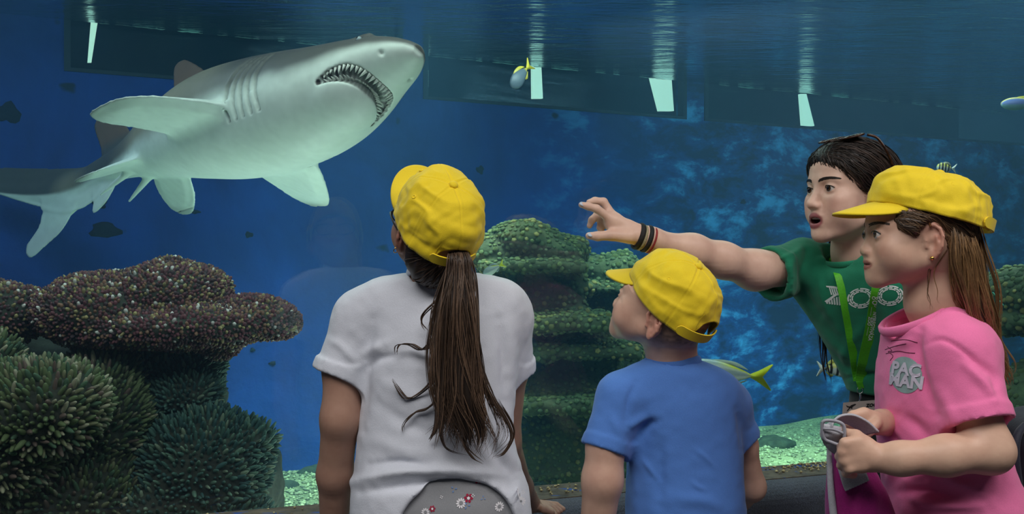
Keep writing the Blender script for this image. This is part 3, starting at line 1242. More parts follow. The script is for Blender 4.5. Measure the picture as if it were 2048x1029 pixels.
# ================================================================== corals and reef rock
def sample_surface(V, Q, n, keep=None):
    """n well spread points with normals on a quad mesh"""
    a = np.linalg.norm(np.cross(V[Q[:, 2]] - V[Q[:, 0]], V[Q[:, 3]] - V[Q[:, 1]]), axis=1)
    c = V[Q].mean(1)
    if keep is not None:
        a = a * keep(c)
    m = n * 4
    i = rng.choice(len(Q), m, p=a / a.sum())
    u = rng.uniform(0, 1, (m, 2))
    q = V[Q[i]]
    p = (q[:, 0] * (1 - u[:, :1]) + q[:, 1] * u[:, :1]) * (1 - u[:, 1:]) + (q[:, 3] * (1 - u[:, :1]) + q[:, 2] * u[:, :1]) * u[:, 1:]
    N = vnormals(V, Q)[Q[i, 0]]
    # poisson-ish thinning on a hash grid
    r = math.sqrt(0.5 * a.sum() / n) * 0.72
    g = {}
    out = []
    for k in range(m):
        key = tuple(np.floor(p[k] / r).astype(int))
        ok = True
        for dx in (-1, 0, 1):
            for dy in (-1, 0, 1):
                for dz in (-1, 0, 1):
                    for o in g.get((key[0] + dx, key[1] + dy, key[2] + dz), ()):
                        if ((p[o] - p[k]) ** 2).sum() < r * r:
                            ok = False
        if ok:
            g.setdefault(key, []).append(k)
            out.append(k)
            if len(out) >= n:
                break
    return p[out], N[out]


FING_RINGS = ((0.0, 1.0), (0.35, 1.05), (0.7, 0.86), (0.92, 0.5))


def finger_mesh(sides):
    v, f = [], []
    for z, r in FING_RINGS:
        for a in np.linspace(0, 2 * math.pi, sides, endpoint=False):
            v.append([r * math.cos(a), r * math.sin(a), z])
    v.append([0, 0, 1.0])
    for i in range(3):
        for j in range(sides):
            f.append([i * sides + j, i * sides + (j + 1) % sides, (i + 1) * sides + (j + 1) % sides, (i + 1) * sides + j])
    for j in range(sides):
        f.append([3 * sides + j, 3 * sides + (j + 1) % sides, 4 * sides])
    return np.array(v), f


def basis(N):
    N = N / np.linalg.norm(N, axis=1, keepdims=True)
    up = np.where(np.abs(N[:, 2:3]) > .9, np.array([[1.0, 0, 0]]), np.array([[0, 0, 1.0]]))
    X = np.cross(up, N)
    X /= np.linalg.norm(X, axis=1, keepdims=True)
    return np.stack([X, np.cross(N, X), N], -1)


def fingers_joined(name, p, D, r, h, col, mat, parent, sides=5, **kw):
    v, f = finger_mesh(sides)
    B = basis(D)
    sc = np.stack([r, r, h], 1)
    W = np.einsum('nij,nkj->nki', B, v[None] * sc[:, None]) + p[:, None]
    nv = len(v)
    F4 = np.array([q for q in f if len(q) == 4])
    F3 = np.array([q + [q[2]] for q in f if len(q) == 3])       # tips as tight quads
    # a small second tip vertex keeps every face four-sided
    tip = W[:, -1:] + (B[:, :, 0] * (r * 0.12)[:, None])[:, None]
    W = np.concatenate([W, tip], 1)
    F3[:, 3] = nv
    F = np.concatenate([F4, F3])
    F = (F[None] + (nv + 1) * np.arange(len(p))[:, None, None]).reshape(-1, 4)
    t = np.concatenate([np.repeat([z for z, _ in FING_RINGS], sides), [1.0, 1.0]])
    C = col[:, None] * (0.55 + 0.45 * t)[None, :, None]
    return part(name, W.reshape(-1, 3), F, mat, parent, col=np.clip(C.reshape(-1, 3), 0, 1), **kw)


M_CBASE = plain('coral_base', srgb(44, 50, 40), 0.9, 30, 0.4, 0.6, 0.01)
M_CFING = attrmat('coral_fingers', 0.75, 90, 0.25, 0.3, 0.003)
FM = {}


def fmat(rgb):
    k = tuple(rgb)
    if k not in FM:
        FM[k] = plain('coral_finger_%d' % len(FM), srgb(*rgb), 0.75, 70, 0.3, 0.3, 0.003)
    return FM[k]


def colony(name, label, cat, prims, h, nfing, rad, hgt, palette, wt, outward=None, front=300, lift=0.3, k=0.03, disp=0.01, group=None):
    """coral: a sculpted base with fingers; the largest showing are single parts, the rest one part"""
    lo = np.min([p[1] for p in prims], 0) - .03
    hi = np.max([p[2] for p in prims], 0) + .03
    Fd = Field(*(axis(lo[i], hi[i], h) for i in range(3)))
    for p in prims:
        Fd.add(p, k)
    V, Q = Fd.mesh()
    V = V + vnormals(V, Q) * (disp * vnoise(V, 12, 3))[:, None]
    root = thing(name, label, cat, [(lo[0] + hi[0]) / 2, (lo[1] + hi[1]) / 2, V[:, 2].min()], group)
    part('coral_base', V, Q, M_CBASE, root)
    cam0 = np.array([0, 0, CAMZ])
    N0 = vnormals(V, Q)

    def vis(c):
        return 1.0
    Qv = Q[((V[Q].mean(1) - cam0) * N0[Q[:, 0]]).sum(1) < 0.25 * np.linalg.norm(V[Q].mean(1) - cam0, axis=1)]
    p, N = sample_surface(V, Qv, nfing)
    n = len(p)
    D = N + np.array([0, 0, lift]) + rng.normal(0, 0.16, (n, 3))
    D /= np.linalg.norm(D, axis=1, keepdims=True)
    r = rad * rng.uniform(0.75, 1.25, n)
    hh = hgt * rng.uniform(0.65, 1.25, n)
    pi = rng.choice(len(palette), n, p=np.array(wt) / sum(wt))
    # keep colour patches together
    nzv = vnoise(p, 5.0, 11)
    pi = np.where((nzv > 0.35) & (rng.uniform(0, 1, n) < 0.6), 0, pi)
    cl = np.array([srgb(*palette[i]) for i in pi]) * rng.uniform(0.7, 1.25, (n, 1))
    size = r * hh / np.linalg.norm(p - cam0, axis=1) ** 2 * np.clip(-(N * (p - cam0)).sum(1), 0.02, 1)
    order = np.argsort(-size)
    big, rest = order[:front], order[front:]
    if len(big):
        fv, ff = finger_mesh(7)
        mds = [meshdata('coral_finger', fv, ff, fmat(c)) for c in palette]
        B = basis(D)
        for i in big:
            M = mat4(B[i] * np.array([r[i], r[i], hh[i]]), p[i] - D[i] * 0.006)
            inst('coral_finger', mds[pi[i]], root, M)
    if len(rest):
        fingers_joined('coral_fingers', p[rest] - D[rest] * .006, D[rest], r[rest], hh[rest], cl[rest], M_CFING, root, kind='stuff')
    return root


def E(px, py, Y, rx, ry, rz):
    """ellipsoid placed at a pixel; radii x,z in pixels at that depth, ry in metres"""
    s = Y / FPX
    return ell(W0, P(px, py, Y), (rx * s, ry, rz * s))


GREENS = [(96, 112, 72), (70, 98, 72), (124, 126, 92), (164, 160, 132), (110, 92, 82)]
MAROON = [(112, 66, 72), (140, 104, 82), (164, 152, 102), (78, 60, 64), (226, 224, 214)]
TEALS = [(70, 104, 92), (52, 86, 82), (92, 120, 100), (124, 140, 116)]
# table coral with its stacked plates
colony('table_coral', 'broad maroon and olive table coral spreading to the right under the shark', 'coral',
       [E(228, 622, 3.05, 138, .30, 74), E(345, 590, 3.10, 108, .26, 70), E(330, 650, 3.00, 176, .26, 44), E(470, 648, 3.05, 120, .17, 34),
        E(505, 612, 3.12, 62, .12, 20), E(548, 645, 3.05, 46, .12, 32), E(440, 690, 3.05, 36, .1, 30)],
       0.011, 5200, 0.0058, 0.016, MAROON, [5, 3.2, 1.6, 3, 0.8], front=0, k=0.035, disp=0.012)
colony('table_coral', 'small domed maroon table coral cut off by the left edge', 'coral',
       [E(10, 628, 2.95, 78, .22, 62), E(-60, 650, 2.95, 90, .2, 50)],
       0.011, 1300, 0.0058, 0.016, MAROON, [4, 3, 2.4, 3, 0.7], front=0, k=0.03, disp=0.012)
# the pillar that carries the plates
Fd_prims = [E(250, 800, 3.30, 190, .28, 140), E(380, 760, 3.28, 62, .2, 140), E(60, 800, 3.35, 160, .25, 150), E(200, 980, 3.30, 330, .3, 140)]
lo = np.min([p[1] for p in Fd_prims], 0) - .03
hi = np.max([p[2] for p in Fd_prims], 0) + .03
lo[2] = -0.02
Fd = Field(*(axis(lo[i], hi[i], 0.018) for i in range(3)))
for p in Fd_prims:
    Fd.add(p, 0.06)
Fd.add(rbox(W0, (P(230, 900, 3.3)[0], 3.32, 0.30), (0.55, 0.22, 0.32), 0.1), 0.08)
V, Q = Fd.mesh(1)
V = V + vnormals(V, Q) * (0.02 * vnoise(V, 9, 4) + 0.008 * vnoise(V, 30, 5))[:, None]
part('reef_rock', V, Q, M_CBASE, label='dark rock pillar behind the finger corals that carries the table coral', cat='rock')
colony('finger_coral', 'big green finger coral mound with pale tips in the lower left corner', 'coral',
       [E(60, 820, 2.62, 140, .16, 92), E(120, 800, 2.62, 78, .14, 66), E(-20, 900, 2.62, 120, .16, 100), E(-30, 730, 2.70, 60, .12, 60)],
       0.014, 1250, 0.0064, 0.034, GREENS, [2, 2, 2.2, 1.6, 1.0], front=300, lift=0.45, group='finger corals on the left')
colony('finger_coral', 'tall green finger coral mound fanning out right of the corner mound', 'coral',
       [E(180, 850, 2.90, 112, .18, 130), E(110, 980, 2.85, 190, .2, 90), E(200, 760, 2.95, 76, .14, 56)],
       0.014, 1700, 0.0060, 0.034, GREENS, [2.6, 3, 1.5, .8, .5], front=300, lift=0.5, group='finger corals on the left')
colony('finger_coral', 'small dark teal finger coral just under the table coral', 'coral',
       [E(368, 792, 3.06, 66, .12, 62), E(300, 740, 3.10, 90, .12, 50), E(400, 720, 3.12, 50, .1, 40)],
       0.014, 900, 0.0056, 0.030, TEALS, [3, 3, 1.4, .6], front=160, lift=0.4, group='finger corals on the left')
colony('finger_coral', 'wide teal finger coral mound standing on the sand beside the girl in white', 'coral',
       [E(400, 940, 2.98, 130, .2, 120), E(490, 885, 3.02, 56, .12, 40), E(330, 1010, 2.92, 130, .18, 80), E(430, 1060, 2.95, 110, .2, 80)],
       0.014, 1700, 0.0058, 0.033, TEALS, [3, 3, 1.6, .8], front=300, lift=0.25, group='finger corals on the left')

# green reef rock in the middle: ledges heaped with rounded coral heads
M_ROCK = plain('reef_rock_green', srgb(58, 70, 40), 0.9, 22, 0.45, 0.7, 0.015)
LUMP = [(120, 124, 58), (92, 108, 54), (70, 92, 50), (140, 134, 70), (58, 78, 50)]
lump_mats = [plain('coral_head_%d' % i, srgb(*c), 0.85, 30, 0.35, 0.8, 0.012) for i, c in enumerate(LUMP)]
lv, lf = [], []
for i, z in enumerate((-0.5, 0.15, 0.62, 0.9)):
    rr = (0.95, 1.0, 0.78, 0.42)[i]
    for j in range(8):
        a = j * math.pi / 4 + 0.3 * i
        k_ = 1 + 0.12 * math.sin(3 * a + i)
        lv.append([rr * k_ * math.cos(a), rr * k_ * math.sin(a), z])
lv.append([0, 0, 1.0])
for i in range(3):
    for j in range(8):
        lf.append([i * 8 + j, i * 8 + (j + 1) % 8, (i + 1) * 8 + (j + 1) % 8, (i + 1) * 8 + j])
lf += [[24 + j, 24 + (j + 1) % 8, 32] for j in range(8)]
lump_me = [meshdata('coral_head', lv, lf, mm) for mm in lump_mats]


def reef(label, prims, n, rad, h=0.03, front=300, group='reef rocks'):
    lo = np.min([p[1] for p in prims], 0) - .05
    hi = np.max([p[2] for p in prims], 0) + .05
    lo[2] = max(lo[2], -0.06)
    Fd = Field(*(axis(lo[i], hi[i], h) for i in range(3)))
    for p in prims:
        Fd.add(p, 0.03)
    V, Q = Fd.mesh()
    V = V + vnormals(V, Q) * (0.03 * vnoise(V, 5, 3) + 0.015 * vnoise(V, 14, 6))[:, None]
    root = thing('reef_rock', label, 'rock', [(lo[0] + hi[0]) / 2, (lo[1] + hi[1]) / 2, V[:, 2].min()], group)
    part('rock', V, Q, M_ROCK, root)
    c0 = np.array([0, 0, CAMZ])
    N0 = vnormals(V, Q)
    qc = V[Q].mean(1)
    Qv = Q[((qc - c0) * N0[Q[:, 0]]).sum(1) < 0.3 * np.linalg.norm(qc - c0, axis=1)]
    p, N = sample_surface(V, Qv, n)
    D = N + np.array([0, 0, 0.5]) + rng.normal(0, .2, N.shape)
    B = basis(D)
    r = rad * rng.uniform(0.6, 1.35, len(p))
    dens = vnoise(p, 3.0, 21)
    idx = np.clip(((dens + 1) * 2.2 + rng.uniform(-.8, .8, len(p))), 0, 4).astype(int)
    vis = np.clip(-(N * (p - c0)).sum(1), 0.02, 1) * r * r
    order = np.argsort(-vis)
    for i in order[:front]:
        inst('coral_head', lump_me[idx[i]], root, mat4(B[i] * np.array([r[i], r[i], r[i] * .8]), p[i]))
    rest = order[front:]
    if len(rest):
        cl = np.array([srgb(*LUMP[k]) for k in idx[rest]])
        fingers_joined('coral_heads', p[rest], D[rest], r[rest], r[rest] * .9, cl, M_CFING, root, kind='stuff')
    return root


def B_(px, py, Y, hx, hy, hz, r=0.06):
    s = Y / FPX
    return rbox(W0, P(px, py, Y), (hx * s, hy, hz * s), r)


reef('heaped green reef rock with coral shelves between the two nearest children',
     [E(1050, 478, 4.85, 66, .24, 30), E(1120, 500, 4.80, 58, .22, 30), E(985, 508, 4.85, 55, .2, 30), B_(1065, 532, 4.78, 105, .26, 11, .03), B_(1060, 585, 5.05, 80, .25, 50), B_(1140, 590, 5.0, 30, .22, 46, .04),
      B_(1085, 640, 4.75, 135, .32, 13, .03), B_(1090, 672, 5.05, 120, .3, 30), B_(1160, 697, 4.78, 110, .30, 10, .03), B_(1000, 700, 4.85, 70, .25, 14, .03), B_(1080, 745, 5.05, 160, .3, 50), B_(1080, 797, 4.70, 150, .34, 11, .03), B_(1090, 870, 5.0, 170, .34, 70)],
     4600, 0.0125, h=0.022, front=300)
reef('darker reef rock half hidden behind the boy in blue',
     [E(1215, 540, 5.6, 60, .22, 36), B_(1225, 575, 5.5, 72, .28, 10, .03), B_(1225, 610, 5.7, 60, .25, 34), E(1235, 645, 5.5, 90, .28, 14), B_(1260, 700, 5.75, 90, .28, 60), B_(1290, 760, 5.5, 100, .3, 10, .03), B_(1280, 840, 5.7, 110, .3, 90)],
     2200, 0.015, h=.026, front=240)
reef('maroon-topped coral rock cut off by the right edge behind the girl in pink',
     [E(2052, 585, 4.3, 70, .25, 44), E(2070, 640, 4.3, 90, .25, 26)], 400, 0.014, h=0.02, front=120)
reef('green coral mound at the right edge beside the elbow of the girl in pink',
     [E(2070, 800, 4.2, 100, .3, 62), E(2030, 850, 4.15, 60, .25, 50), B_(2060, 930, 4.2, 100, .3, 60)], 520, 0.014, h=0.02, front=160)
print('corals', time.time() - T_START)
# ================================================================== people: shared builders
def cyl(a, b, r, r2=None):
    """flat-ended (tapered) cylinder"""
    a, b = np.asarray(a, float), np.asarray(b, float)
    r2 = r if r2 is None else r2
    L = np.linalg.norm(b - a)
    n = (b - a) / L

    def d(X, Y, Z):
        x, y, z = X - a[0], Y - a[1], Z - a[2]
        t = x * n[0] + y * n[1] + z * n[2]
        q = np.sqrt(np.maximum(x * x + y * y + z * z - t * t, 0))
        rr = r + (r2 - r) * np.clip(t / L, 0, 1)
        return np.maximum(q - rr, np.maximum(-t, t - L))
    m = max(r, r2)
    return d, np.minimum(a, b) - m, np.maximum(a, b) + m


def chain(Fd, pts, radii, k=0.012, k0=None):
    for i in range(len(pts) - 1):
        Fd.add(cone(W0, pts[i], pts[i + 1], radii[i], radii[i + 1]), (k0 if (k0 is not None and i == 0) else k))


def ear(Fd, fr, sd, flare=24, big=1.0, at=(-0.006, 0.071, 0.0)):
    R = fr.R @ rotm('Z', -sd * flare) @ rotm('Y', 8)
    e = Fr(fr.pt((at[0], sd * at[1], at[2])), R, fr.s * big)
    o = lambda x, y, z: (x, sd * y, z)
    Fd.add(ell(e, o(-.004, .000, .002), (.0165, .0052, .029)), 0.006)
    Fd.add(ell(e, o(.001, .001, -.024), (.0075, .0045, .0095)), 0.005)
    hx = [(.010, .005, .002), (.013, .006, .016), (.006, .0065, .029), (-.006, .0075, .033), (-.016, .0085, .024), (-.0195, .0085, .008), (-.015, .007, -.010), (-.006, .004, -.024)]
    for a, b in zip(hx[:-1], hx[1:]):
        Fd.add(cone(e, o(*a), o(*b), .0036), 0.002)
    ah = [(-.001, .006, .018), (-.008, .0065, .010), (-.010, .0065, -.003), (-.006, .005, -.014)]
    for a, b in zip(ah[:-1], ah[1:]):
        Fd.add(cone(e, o(*a), o(*b), .0030), 0.003)
    Fd.add(ell(e, o(.011, .004, -.005), (.004, .004, .006)), 0.003)
    Fd.sub(ell(e, o(.0015, .0085, -.005), (.0070, .0072, .0090)), 0.003)
    Fd.sub(ell(e, o(-.003, .0080, .017), (.0075, .0038, .0080)), 0.003)
    return e


def head(Fd, fr, child=0.0, mouth=0.0, ears=(1, -1), flare=24, ear_big=1.0, nose=1.0, ear_x=-.006, ear_z=0.0):
    """head in its own frame (x forward, y left, z up, origin between the ears); adult proportions blended to a child's"""
    c = child
    A = lambda p, k=0.01: Fd.add(p, k)
    Sb = lambda p, k=0.006: Fd.sub(p, k)
    jz = 0.012 * c                                              # a child's face is shorter
    A(ell(fr, (-.014, 0, .043), (.094, .075, .079)), 0)
    A(ell(fr, (.020, 0, .052), (.066, .066, .062)), 0.03)         # forehead
    A(ell(fr, (.034, 0, -.020 + jz * .5), (.052, .060 + .003 * c, .074 - jz)), 0.03)
    A(ell(fr, (-.050, 0, .002), (.052, .058, .050)), 0.03)        # back of the skull
    for s in (1, -1):
        A(cone(fr, (.004, s * .050, -.046 + jz), (.066, s * .014, -.080 + jz), .017, .015), 0.022)
        A(ell(fr, (.058, s * .042, -.010), (.022, .020, .018)), 0.022)
        A(ell(fr, (.052, s * .040, -.036 + jz * .5), (.026, .022 + .005 * c, .026)), 0.02)
        A(cone(fr, (.080, s * .010, .033), (.068, s * .043, .032), .0085, .0075), 0.014)
    A(ell(fr, (.075, 0, -.084 + jz), (.015, .018, .014)), 0.016)  # chin
    A(ell(fr, (.073, 0, -.052 + jz * .6), (.020, .030, .024)), 0.016)
    for s in (1, -1):                                            # eyes: sockets, lids
        Sb(ell(fr, (.088 + .006 * c, s * .032, .014), (.014, .019, .012)), 0.012)
        A(ell(fr, (.0715 + .006 * c, s * .0315, .0145), (.0138, .0155, .0128)), 0.006)
        Sb(ell(fr, (.0850 + .006 * c, s * .0340, .0140), (.0120, .0138, .0044)), 0.0015)
    n = nose
    A(cone(fr, (.079, 0, .024), (.0985 - .004 * c, 0, -.014), .0075 * n, .0088 * n), 0.010)
    A(cone(fr, (.094 - .003 * c, 0, -.012), (.1025 - .008 * c, 0, -.019 + .003 * c), .0095 * n, .0098 * n), 0.006)
    for s in (1, -1):
        A(ell(fr, (.0915, s * .0105 * n, -.0225 + .002 * c), (.0105, .0065, .0075)), 0.005)
        Sb(ell(fr, (.0965, s * .0065, -.0305 + .002 * c), (.0050, .0032, .0035)), 0.002)
    A(ell(fr, (.084, 0, -.036 + jz * .4), (.010, .014, .008)), 0.01)
    mz = -.0505 + jz * .6
    o = mouth * .0075
    A(ell(fr, (.0850, 0, mz + .0045 + o * .3), (.0115, .0235, .0062)), 0.004)
    A(ell(fr, (.0835, 0, mz - .0060 - o), (.0110, .0205, .0068)), 0.004)
    Sb(ell(fr, (.0985, 0, mz - .0004 - o * .4), (.0135, .0210, .0007 + o * .8)), 0.002)
    if mouth:
        Sb(ell(fr, (.083, 0, mz - o * .4), (.020, .016, .0010 + o * .8)), 0.002)
    for s in ears:
        ear(Fd, fr, s, flare, ear_big, (ear_x, .071, ear_z))


def head_color(V, fr, skin, lip, child=0.0, mouth=0.0, ears=True):
    """skin tone with the colour of lips, cheeks and ears"""
    q = fr.inv(V)
    C = np.repeat(np.asarray(skin)[None], len(V), 0).astype(float)
    jz = .012 * child
    mz = -.0505 + jz * .6
    o = mouth * .0075
    inr = (np.abs(q) < 0.16).all(1)
    lx = np.clip((1.12 - np.sqrt((q[:, 1] / .022) ** 2 + ((q[:, 2] - mz + .0008 + o * .4) / (.0098 + o)) ** 2)) / .18, 0, 1) * np.clip((q[:, 0] - .078) / .006, 0, 1) * inr
    C += (np.asarray(lip) - C) * (0.9 * np.clip(lx, 0, 1))[:, None]
    if mouth:
        inn = np.clip(1.3 - np.sqrt((q[:, 1] / .017) ** 2 + ((q[:, 2] - mz + o * .4) / (.001 + o * .8)) ** 2), 0, .4) / .4 * (q[:, 0] < .090) * (q[:, 0] > .055) * inr
        C += (srgb(60, 20, 22) - C) * inn[:, None]
    rd = np.exp(-(((np.abs(q[:, 1]) - .045) / .020) ** 2 + ((q[:, 2] + .022) / .020) ** 2)) * (q[:, 0] > .03) * inr
    C *= 1 - rd[:, None] * np.array([0.0, .14, .13])
    er = np.clip((np.abs(q[:, 1]) - .070) / .008, 0, 1) * inr * (np.abs(q[:, 0]) < .05)
    C *= 1 - er[:, None] * np.array([0.02, .22, .22])
    return C


def eyes(fr, parent, iris=(60, 38, 24), look=(0, 0), sides=(1, -1), dx=0.0):
    for s in sides:
        th = np.linspace(0.0, math.pi, 19)
        prof = [(max(math.sin(t), .01) * .0120, math.cos(t) * .0120) for t in th[::-1]]
        R = fr.R @ rotm('Z', look[0]) @ rotm('Y', -look[1]) @ frame([0, 0, -1], [1, 0, 0])
        V, F = lathe(np.array(prof) * fr.s, R, fr.pt((.0735 + dx, s * .0318, .0143)), 20)
        d = (V - fr.pt((.0735 + dx, s * .0318, .0143))) @ (fr.R @ rotm('Z', look[0]) @ rotm('Y', -look[1]))[:, 0] / (.012 * fr.s)
        C = np.where((d > .965)[:, None], srgb(8, 8, 9), np.where((d > .84)[:, None], srgb(*iris), srgb(205, 198, 192)))
        part('eye', V, F, M_EYEBALL, parent, col=C)


def brow(fr, parent, rgb, mesh, sides=(1, -1), n=70, th=.00055):
    bvh = BVHTree.FromPolygons([tuple(v) for v in mesh[0]], [tuple(map(int, q)) for q in mesh[1]])

    def on(p):
        loc, nn, _, _ = bvh.find_nearest(Vector(p))
        return np.array(loc + nn * .0005)
    L, r, c = [], [], []
    for s in sides:
        for i in range(n):
            t = rng.uniform(0, 1)
            b = np.array([.0895 - .020 * t ** 1.8, s * (.010 + .038 * t), .0310 + .0050 * math.sin(t * 2.6) + rng.uniform(-.0026, .0026) * (1.1 - .6 * t)])
            d = np.array([-.0025 * t, s * .0075, .0035 * (1 - t) - .001])
            nrm_ = nrm([.8, s * .35 * t, .25]) * .0012
            L.append([on(fr.pt(b)), on(fr.pt(b + d * .5)), on(fr.pt(b + d))])
            r.append([th, th, th * .3])
            c.append(srgb(*rgb))
    V, F, C = tubes(L, np.array(r) * fr.s, 4, c)
    part('eyebrow', V, F, M_HAIR, parent, col=C)


# --- cloth, skin, hair materials
def cloth(name, rgb, weave=900, rough=0.85, nz=0.10, wr=0.25):
    m = Mat(name)
    co = m.coord()
    f1 = m.noise(co, weave, 2, 0.6)
    f2 = m.noise(co, 16, 4, 0.6, 0.6)
    rgb = np.asarray(rgb)
    m.color(m.ramp(f1, [(0.25, rgb * (1 - nz)), (0.75, np.minimum(rgb * (1 + nz), 1))]))
    h = m.mix(0.25, f2, f1)
    m.bump(h, wr, 0.006)
    m.set(Roughness=rough, Sheen_Weight=0.15)
    return m.m


def skinmat(name):
    m = Mat(name)
    f = m.noise(m.coord(), 140, 4, 0.6)
    f2 = m.noise(m.coord(), 24, 3, 0.6)
    c = m.mix(1.0, m.attr(), m.ramp(f2, [(0.3, (0.86, 0.80, 0.80)), (0.7, (1, 1, 1))]), 'MULTIPLY')
    m.color(c)
    m.bump(f, 0.12, 0.0012)
    m.set(Roughness=0.48)
    m.b.inputs['Specular IOR Level'].default_value = 0.4
    return m.m


M_SKIN = skinmat('skin')
M_EYEBALL = attrmat('eyeball', 0.08, 60, 0.05, 0)
M_HAIR = attrmat('hair', 0.45, 300, 0.35, 0.1, 0.001)
M_YEL = cloth('cap_yellow_twill', srgb(236, 206, 22), 700, 0.8, 0.06, 0.22)
M_YELB = plain('cap_under_visor', srgb(226, 178, 24), 0.85, 300, 0.06, 0.1)


def strands(name, guides, n, spread, r, rgb_a, rgb_b, parent, m=30, wave=0.006, wfreq=3.0, seed=0, sides=4, flat=1.0, taper=0.75, end=None, kind=None, core=0.0, locks=16):
    """hair: strands blended between guide curves (each (k,3)); spread = radius profile rows (t, radius)"""
    g = np.stack([spline(q, m) for q in guides])
    t = np.linspace(0, 1, m)
    rg = np.random.default_rng(seed + 3)
    sp_ = np.interp(t, [a for a, _ in spread], [b for _, b in spread])
    L, R, C = [], [], []
    T = np.gradient(g.mean(0), axis=0)
    T /= np.linalg.norm(T, axis=1, keepdims=True)
    nc = max(3, n // locks)
    CL = []
    for i in range(nc):
        a, q = rg.uniform(0, 2 * math.pi), math.sqrt(rg.uniform(0, 1))
        CL.append((rg.dirichlet(np.full(len(g), 0.55)), np.array([math.cos(a) * q, math.sin(a) * q * 0.8, 0]), rg.uniform(0, 6.28, 3), wfreq * rg.uniform(.7, 1.3)))
    for i in range(n):
        w, off, ph, fq = CL[i % nc]
        a, q = rg.uniform(0, 2 * math.pi), math.sqrt(rg.uniform(0, 1))
        c = np.tensordot(w, g, 1)
        ph = ph + rg.normal(0, .22, 3)
        mine = np.array([math.cos(a) * q, math.sin(a) * q, 0])
        off = off + mine * np.interp(t, [0, .3, .8, 1], [.55, .40, .26, .15])[:, None]
        wv = np.stack([np.sin(t * fq * 6.28 + ph[0]), np.sin(t * fq * 6.28 * .8 + ph[1]) * .6, np.sin(t * fq * 5 + ph[2]) * .25], 1) * (wave * t ** 0.8)[:, None]
        ln = rg.uniform(taper, 1.0)
        p = c + off * sp_[:, None] + wv
        p = np.stack([np.interp(t * ln, t, p[:, d]) for d in range(3)], 1)
        L.append(p)
        R.append(r * rg.uniform(.6, 1.3) * np.clip(1.15 - t ** 2.5, .12, 1) * np.clip(.15 + t * 7 * rg.uniform(.5, 1.5), 0, 1))
        k = rg.uniform(0, 1)
        col = srgb(*rgb_a) * (1 - k) + srgb(*rgb_b) * k
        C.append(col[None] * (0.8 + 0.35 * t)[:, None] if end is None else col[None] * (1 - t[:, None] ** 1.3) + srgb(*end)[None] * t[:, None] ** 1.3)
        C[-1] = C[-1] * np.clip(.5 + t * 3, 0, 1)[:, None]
    V, F, c = tubes(L, R, sides, np.array(C), flat)
    if core:
        gl = [g.mean(0)] + [0.65 * g.mean(0) + 0.35 * q for q in g]
        prof = np.sin(np.clip(t * 1.06, .02, 1) ** .8 * math.pi) ** .35 * np.clip((1.0 - t) * 3.5, .1, 1)
        V2, F2, c2 = tubes(gl, np.repeat((sp_ * core * prof)[None], len(gl), 0), 12, [srgb(*rgb_a) * .9] * len(gl))
        F = np.vstack([F, F2 + len(V)])
        V = np.vstack([V, V2])
        c = np.vstack([c, c2])
    return part(name, V, F, M_HAIR, parent, col=np.clip(c, 0, 1), kind=kind)


# --- baseball cap
def tuck(V, fr, a=.104, b=.084, zb=.030, zt=.130, m=.95):
    """keep head and hair inside the crown of the cap that is worn over them"""
    q = fr.inv(V)
    s = np.clip((q[:, 2] - zb) / (zt - zb), 0, .97)
    lim = np.cos(np.arcsin(s ** (1 / .95))) ** .72 * m
    rho = np.sqrt((q[:, 0] / a) ** 2 + (q[:, 1] / b) ** 2) + 1e-9
    on = (q[:, 2] > zb - .004) & (q[:, 2] < zt + .06) & (rho < 1.7)
    k = np.where(on, np.minimum(1, lim / rho), 1)
    q[:, 0] *= k
    q[:, 1] *= k
    q[:, 2] = np.where(on, np.minimum(q[:, 2], zt - .007), q[:, 2])
    return fr.c + (q * fr.s) @ fr.R.T


